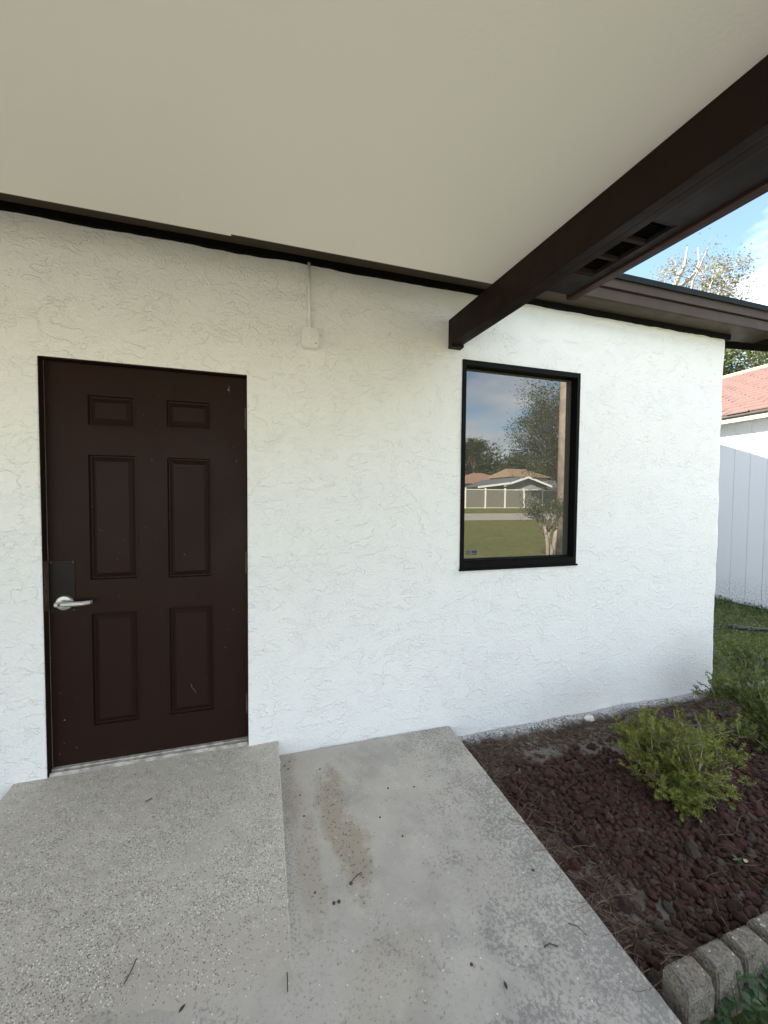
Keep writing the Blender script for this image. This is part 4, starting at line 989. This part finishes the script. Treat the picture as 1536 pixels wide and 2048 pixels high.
shed = empty('shed', (9.6, 2.0, -.2), 'white wood sided shed with a red shingle roof right of the house', 'shed')
SX, SY0, SY1 = 7.07, -1.4, 5.4
pitch = (0.21)
y = 2.007 + pitch * 16
while y > SY0:
    MB().box(SX, SX + .02, y - pitch + .0035, y - .0035, -.192, 2.66).build('siding_board', 'siding', shed); y -= pitch
yA = y
mb = MB(); mb.box(SX + .008, SX + .1, SY0, 2.007 + pitch * 16, -.19, 2.66); mb.box(SX + .1, 12.1, SY0, SY0 + .08, -.19, 2.66); mb.box(SX + .1, 12.1, 5.25, 5.33, -.19, 2.66); mb.box(12.1, 12.2, SY0, 5.3, -.19, 2.66)
for yy in (SY0, 5.25): mb.add([(SX, yy, 2.66), (12.2, yy, 2.66), (9.6, yy, 3.95), (SX, yy + .08, 2.66), (12.2, yy + .08, 2.66), (9.6, yy + .08, 3.95)], [(0, 1, 2), (5, 4, 3), (0, 3, 4, 1), (1, 4, 5, 2), (2, 5, 3, 0)])
mb.build('wall', 'siding', shed)
MB().box(SX - .012, SX + .012, SY0, 5.35, -.235, -.192).build('skirt_board', 'gap_black', shed)
ex, ez = 6.86, 2.775; slx = (4.115 - ez) / (9.6 - ex)
MB().box(ex, ex + .03, SY0 - .15, 5.5, 2.635, 2.725).build('fascia', 'tan_trim', shed)
MB().box(ex + .031, SX + .02, SY0 - .1, 5.45, 2.662, 2.68).build('soffit', 'siding', shed)
sroof = MB()
def spt(t_, y, o=0.0): return (ex - .03 + t_, y, ez - .012 + t_ * slx + o)
W_ = 9.6 - ex + .03
sroof.hexa([spt(0, SY0 - .2, -.045), spt(W_, SY0 - .2, -.045), spt(W_, 5.55, -.045), spt(0, 5.55, -.045)], [spt(0, SY0 - .2), spt(W_, SY0 - .2), spt(W_, 5.55), spt(0, 5.55)])
sroof.hexa([(9.601, SY0 - .2, 4.09), (12.45, SY0 - .2, 2.70), (12.45, 5.55, 2.70), (9.601, 5.55, 4.09)], [(9.601, SY0 - .2, 4.135), (12.45, SY0 - .2, 2.75), (12.45, 5.55, 2.75), (9.601, 5.55, 4.135)])
M['shed_under'] = simple('black_roof_edge', (0.02, 0.018, 0.017), None, 8, 0.8)
shroof = sroof.build('roof', 'shed_under', shed)
sg = random.Random(4); course = .155; tab = .30; ncs = int(W_ / course); rest = MB(); cnt = 0
cells = []
for c_ in range(ncs + 1):
    yy = SY0 - .2 + (tab * .5 if c_ % 2 else 0) - tab
    while yy < 5.55:
        cells.append((c_, yy)); yy += tab
cells.sort(key=lambda q: abs(q[1] - 2.6) + .01 * q[0])
for c_, yy in cells:
    ya, yb = max(yy + .004, SY0 - .2), min(yy + tab - .004, 5.55)
    if yb - ya < .03: continue
    t0 = c_ * course - .012 + sg.uniform(-.006, .006); t1 = min(t0 + course * 1.12, W_ + .01); th = sg.uniform(.016, .027)
    mb = MB().hexa([spt(t0, ya, .002), spt(t1, ya, .001), spt(t1, yb, .001), spt(t0, yb, .002)], [spt(t0, ya, th + .004), spt(t1, ya, .006), spt(t1, yb, .006), spt(t0, yb, th + .004)])
    if cnt < 290: mb.build('shingle', 'shingle', shroof); cnt += 1
    else: rest.add(mb.v, mb.f)
tag(rest.build('shingle_mass', 'shingle', shroof), kind='stuff')
mb = MB(); mb.tube([(9.6, SY0 - .2, 4.14), (9.6, 5.55, 4.14)], .045, 8); mb.build('ridge_cap', 'tan_trim', shroof)

# ------------------------------------------------------------------ trees
def tree(name, base, h, crown_c, crown_r, n_limb, n_leaf, leaf, leafmat, barkmat, seed, label, cat='tree', tr=.25, group=None, clump=.5, bare=0.0, spread=1.0):
    rr = random.Random(seed); root = empty(name, base, label, cat, group); B = Vector(base); Cc = Vector(crown_c); R3 = Vector(crown_r)
    fork = B.lerp(Cc, .55) if spread > 0 else B.lerp(Cc, .95)
    mb = MB(); pts = [B + Vector((0, 0, -.3))] + [B.lerp(fork, k / 5) + Vector((rr.gauss(0, tr * .25), rr.gauss(0, tr * .25), 0)) for k in range(1, 6)]
    mb.tube(pts, [tr * 1.25, tr, tr * .9, tr * .82, tr * .75, tr * .66], 9); mb.build('trunk', barkmat, root, smooth=True)
    ends = []; lm = MB()
    for i in range(n_limb):
        d = Vector((rr.gauss(0, 1), rr.gauss(0, 1), rr.gauss(.15, .8))).normalized(); q = rr.uniform(.55, 1.0)
        e = Cc + Vector((d.x * R3.x, d.y * R3.y, d.z * R3.z)) * q; s0 = pts[rr.randrange(3, 6)]
        mid = s0.lerp(e, .45) + Vector((rr.gauss(0, .12), rr.gauss(0, .12), rr.uniform(.0, .25))) * R3.x * .5
        mid2 = s0.lerp(e, .75) + Vector((rr.gauss(0, .06), rr.gauss(0, .06), rr.uniform(.0, .12))) * R3.x
        lm.tube([s0, mid, mid2, e], [tr * .42, tr * .25, tr * .14, tr * .04], 6); ends += [e, mid2, e]
        for j in range(4):
            d2 = Vector((rr.gauss(0, 1), rr.gauss(0, 1), rr.gauss(.1, .8))).normalized(); p0 = mid2.lerp(e, rr.random()); e2 = p0 + Vector((d2.x * R3.x, d2.y * R3.y, d2.z * R3.z)) * rr.uniform(.16, .36)
            lm.tube([p0, p0.lerp(e2, .5) + Vector((rr.gauss(0, .03), rr.gauss(0, .03), .02)) * R3.x, e2], [tr * .10, tr * .06, tr * .02], 4, False); ends.append(e2)
    lm.build('limb', barkmat, root, smooth=True)
    fo = MB(); use = [e for e in ends if rr.random() > bare]
    cl = []
    for e in use: cl.append((e, clump * rr.uniform(.5, 1.2)))
    for i in range(n_leaf):
        e, s_ = cl[rr.randrange(len(cl))]; d = Vector((rr.gauss(0, 1), rr.gauss(0, 1), rr.gauss(0, .75))); p_ = e + d * s_ * .5
        fo.leaf(p_, (rr.gauss(0, 1), rr.gauss(0, 1), rr.gauss(-.1, .6)), (rr.gauss(0, .6), rr.gauss(0, .6), 1), leaf * rr.uniform(.7, 1.35), leaf * rr.uniform(.4, .7), .1)
    fo.build('crown', leafmat, root)
    return root
tree('oak_tree', (20.5, 14.2, -.2), 15, (23.0, 14.2, 13.2), (3.4, 2.6, 2.6), 34, 9500, .125, 'sparse_leaf', 'pale_bark', 12, 'half bare tree with pale limbs and pinkish leaves above the house eave', tr=.36, clump=.7, bare=.35)
sn = bpy.data.objects['oak_tree']
mb = MB(); mb.tube([(20.9, 14.2, 12.0), (21.8, 14.1, 13.6), (22.3, 14.0, 14.6), (22.45, 14, 15.7)], [.20, .13, .09, .02], 7); mb.tube([(21.2, 14.2, 12.6), (22.3, 14.1, 13.6), (23.2, 14.0, 14.4), (23.4, 14, 15.0), (23.25, 14, 15.75)], [.14, .11, .08, .05, .03], 7)
mb.build('broken_limb', 'pale_bark', sn, smooth=True)
tree('leafy_tree', (25.5, 13.5, -.2), 11, (25.6, 13.0, 8.6), (4.3, 3.2, 2.9), 30, 22000, .17, 'tree_leaf', 'bark', 14, 'sunlit yellow green leafy tree behind the red shed roof', tr=.28, clump=1.2)
tree('red_tip_tree', (32.5, 15.5, -.2), 15, (32.6, 15.5, 13.2), (2.6, 2.4, 2.2), 14, 3000, .18, 'sparse_leaf', 'bark', 17, 'tree just entering the right picture edge against the white cloud', tr=.25, clump=.8)

# ------------------------------------------------------------------ across the street (seen in the window)
fence = empty('vinyl_fence', (16, -34, .4), 'grey panelled fence with white posts across the street, mirrored in the window', 'fence')
fz = lawn_z(-34); fx = [5.2 + 2.42 * k for k in range(12)]
for i, x in enumerate(fx):
    mb = MB(); mb.box(x - .075, x + .075, -34.075, -33.925, fz - .1, fz + 2.15); mb.add([(x - .09, -34.09, fz + 2.15), (x + .09, -34.09, fz + 2.15), (x + .09, -33.91, fz + 2.15), (x - .09, -33.91, fz + 2.15), (x, -34, fz + 2.22)], [(0, 1, 4), (1, 2, 4), (2, 3, 4), (3, 0, 4), (3, 2, 1, 0)])
    mb.build('post', 'white_pvc', fence)
    if i < len(fx) - 1:
        mb = MB(); n_ = 14; w = (2.42 - .15) / n_
        for k in range(n_): mb.box(x + .075 + k * w + .004, x + .075 + (k + 1) * w - .004, -34.02, -33.985, fz + .08, fz + 1.98)
        mb.build('panel', 'grey_panel', fence); MB().box(x + .075, x + 2.345, -34.03, -33.97, fz + 1.98, fz + 2.06).build('rail', 'white_pvc', fence); MB().box(x + .075, x + 2.345, -34.03, -33.97, fz + .02, fz + .08).build('rail', 'white_pvc', fence)
tag(fence)
def hip_house(name, cx, cy, hw, hd, z0, zw, zr, wm, rm, label, ridge=.4, over=.5):
    e = empty(name, (cx, cy, z0), label, 'house')
    MB().box(cx - hw, cx + hw, cy - hd, cy + hd, z0 - .3, zw).build('wall', wm, e)
    a_, b_ = hw + over, hd + over
    mb = MB(); mb.add([(cx - a_, cy - b_, zw), (cx + a_, cy - b_, zw), (cx + a_, cy + b_, zw), (cx - a_, cy + b_, zw), (cx - hw * ridge, cy, zr), (cx + hw * ridge, cy, zr)], [(0, 1, 5, 4), (1, 2, 5), (2, 3, 4, 5), (3, 0, 4), (3, 2, 1, 0)]); mb.build('roof', rm, e)
    for k in range(3):
        x = cx - hw * .6 + k * hw * .6; f = MB().box(x - .5, x + .5, cy + hd, cy + hd + .05, zw - 1.6, zw - .5).build('window', 'white_pvc', e); MB().box(x - .42, x + .42, cy + hd + .051, cy + hd + .06, zw - 1.52, zw - .58).build('pane', 'black', f)
    return e
hip_house('tan_house', 37.4, -62, 6.2, 5, .5, 4.1, 6.35, 'house_tan', 'roof_tan', 'tan hip roofed house across the street, left in the window reflection', .15)
hip_house('orange_roof_house', 42.2, -57, 3.6, 4, .5, 5.2, 6.9, 'house_tan', 'roof_orange', 'house with a flat orange roof rising behind the fence in the reflection', .55)
gh = empty('gabled_house', (35.5, -46, .5), 'grey gabled house with white rake trim behind the fence in the window reflection', 'house')
gz, ap = 3.45, 4.75
mb = MB(); mb.box(32.2, 38.9, -56, -45.2, .2, 3.3); mb.add([(32.2, -45.2, 3.3), (38.9, -45.2, 3.3), (35.5, -45.2, 4.6)], [(0, 1, 2)]); mb.build('wall', 'house_grey', gh)
for s_, x0 in ((-1, 31.5), (1, 39.6)):
    MB().hexa([(35.5, -57, ap - .12), (35.5, -44.6, ap - .12), (x0, -44.6, gz - .12), (x0, -57, gz - .12)], [(35.5, -57, ap), (35.5, -44.6, ap), (x0, -44.6, gz), (x0, -57, gz)]).build('roof', 'roof_metal', gh)
    MB().hexa([(35.5, -44.6, ap - .28), (35.5, -44.5, ap - .28), (x0, -44.5, gz - .26), (x0, -44.6, gz - .26)], [(35.5, -44.6, ap + .02), (35.5, -44.5, ap + .02), (x0, -44.5, gz + .02), (x0, -44.6, gz + .02)]).build('rake_trim', 'white_pvc', gh)
MB().hexa([(27.4, -44.6, 2.95), (27.4, -44.4, 2.95), (32.4, -44.4, 3.55), (32.4, -44.6, 3.55)], [(27.4, -44.6, 3.2), (27.4, -44.4, 3.2), (32.4, -44.4, 3.85), (32.4, -44.6, 3.85)]).build('lean_to_trim', 'white_pvc', gh)
MB().hexa([(27.4, -50, 3.1), (27.4, -44.6, 3.1), (32.2, -44.6, 3.7), (32.2, -50, 3.7)], [(27.4, -50, 3.2), (27.4, -44.6, 3.2), (32.2, -44.6, 3.8), (32.2, -50, 3.8)]).build('lean_to_roof', 'roof_metal', gh)
MB().hexa([(39.7, -57, gz - .5), (39.7, -46, gz - .5), (50, -46, gz - .5), (50, -57, gz - .5)], [(39.7, -57, gz + 1.6), (39.7, -46, gz - .1), (50, -46, gz - .1), (50, -57, gz + 1.6)]).build('side_roof', 'roof_metal', gh)
MB().box(39.2, 49, -55, -46.3, .2, gz - .5).build('side_wall', 'house_brick', gh)
for k in range(3):
    f = MB().box(33.2 + k * 1.7, 34.2 + k * 1.7, -45.2, -45.14, 1.7, 2.9).build('window', 'white_pvc', gh); MB().box(33.28 + k * 1.7, 34.12 + k * 1.7, -45.139, -45.13, 1.78, 2.82).build('pane', 'black', f)

pole = empty('utility_pole', (8.72, -7.5, -.2), 'weathered wooden utility pole on the lawn, mirrored at the right of the window', 'utility pole')
mb = MB(); mb.tube([(8.72, -7.5, -.4), (8.74, -7.5, 4), (8.78, -7.5, 9.5)], [.175, .165, .14], 16); mb.build('pole_shaft', 'pole', pole, smooth=True)
MB().box(7.7, 9.86, -7.72, -7.62, 8.7, 8.82).build('crossarm', 'pole', pole)
mb = MB(); wp = [(x, -50.0, 10.9 - .016 * x - 1.1 * (1 - ((x - 36) / 40) ** 2)) for x in np.linspace(-4, 76, 34)]
mb.tube(wp, .03, 5); tag(mb.build('power_line', 'rubber', origin=wp[0]), 'single dark power line crossing the reflected sky', 'cable')
tree('crepe_myrtle', (7.25, -6.2, -.2), 2, (7.05, -6.2, 1.15), (.75, .6, .42), 12, 2600, .055, 'dull_leaf', 'pale_bark', 41, 'small multi trunk tree on the lawn in the window reflection', tr=.07, clump=.28)
mb = MB(); mb.tube([(7.30, -6.22, -.3), (7.36, -6.22, .3), (7.42, -6.2, .9)], [.07, .06, .04], 8); mb.tube([(7.10, -6.15, -.3), (7.08, -6.15, .3), (6.95, -6.2, .95)], [.06, .05, .03], 8); mb.build('trunk', 'pale_bark', bpy.data.objects['crepe_myrtle'], smooth=True)
tree('big_oak', (27.0, -28.5, 0), 13, (27.6, -28.5, 8.4), (5.6, 4.5, 5.2), 60, 34000, .19, 'dull_leaf', 'bark', 43, 'large dark oak beside the pole in the window reflection', tr=.4, clump=1.35)
pt = tree('pine_tree', (41.2, -70, .5), 14, (41.2, -70, 11.8), (2.3, 2.2, 2.5), 26, 5200, .36, 'dull_leaf', 'bark', 47, 'tall pine with a round tufted crown in the window reflection', tr=.25, clump=1.1, spread=0)
tl = MB(); tr_ = random.Random(51)
for k in range(84):
    cx = tr_.uniform(38, 92); cy = -84 + tr_.uniform(-6, 4); hh = tr_.uniform(9.5, 14.5); rad = tr_.uniform(2.0, 3.6)
    tl.tube([(cx, cy, 0), (cx, cy, hh - rad)], .2, 5)
    for j in range(620):
        d = Vector((tr_.gauss(0, 1), tr_.gauss(0, 1), tr_.gauss(0, 1))).normalized() * tr_.uniform(.4, 1.05); p_ = Vector((cx + d.x * rad, cy + d.y * rad, max(.8, (hh - rad * 1.6) + d.z * hh * .42)))
        tl.leaf(p_, (tr_.gauss(0, 1), tr_.gauss(0, 1), tr_.gauss(0, .6)), (0, 0.4, 1), tr_.uniform(.6, 1.2), .55, .1)
tag(tl.build('tree_line', 'dull_leaf'), kind='stuff')
print('rocks', len(rocks), 'leaves', nleaf)
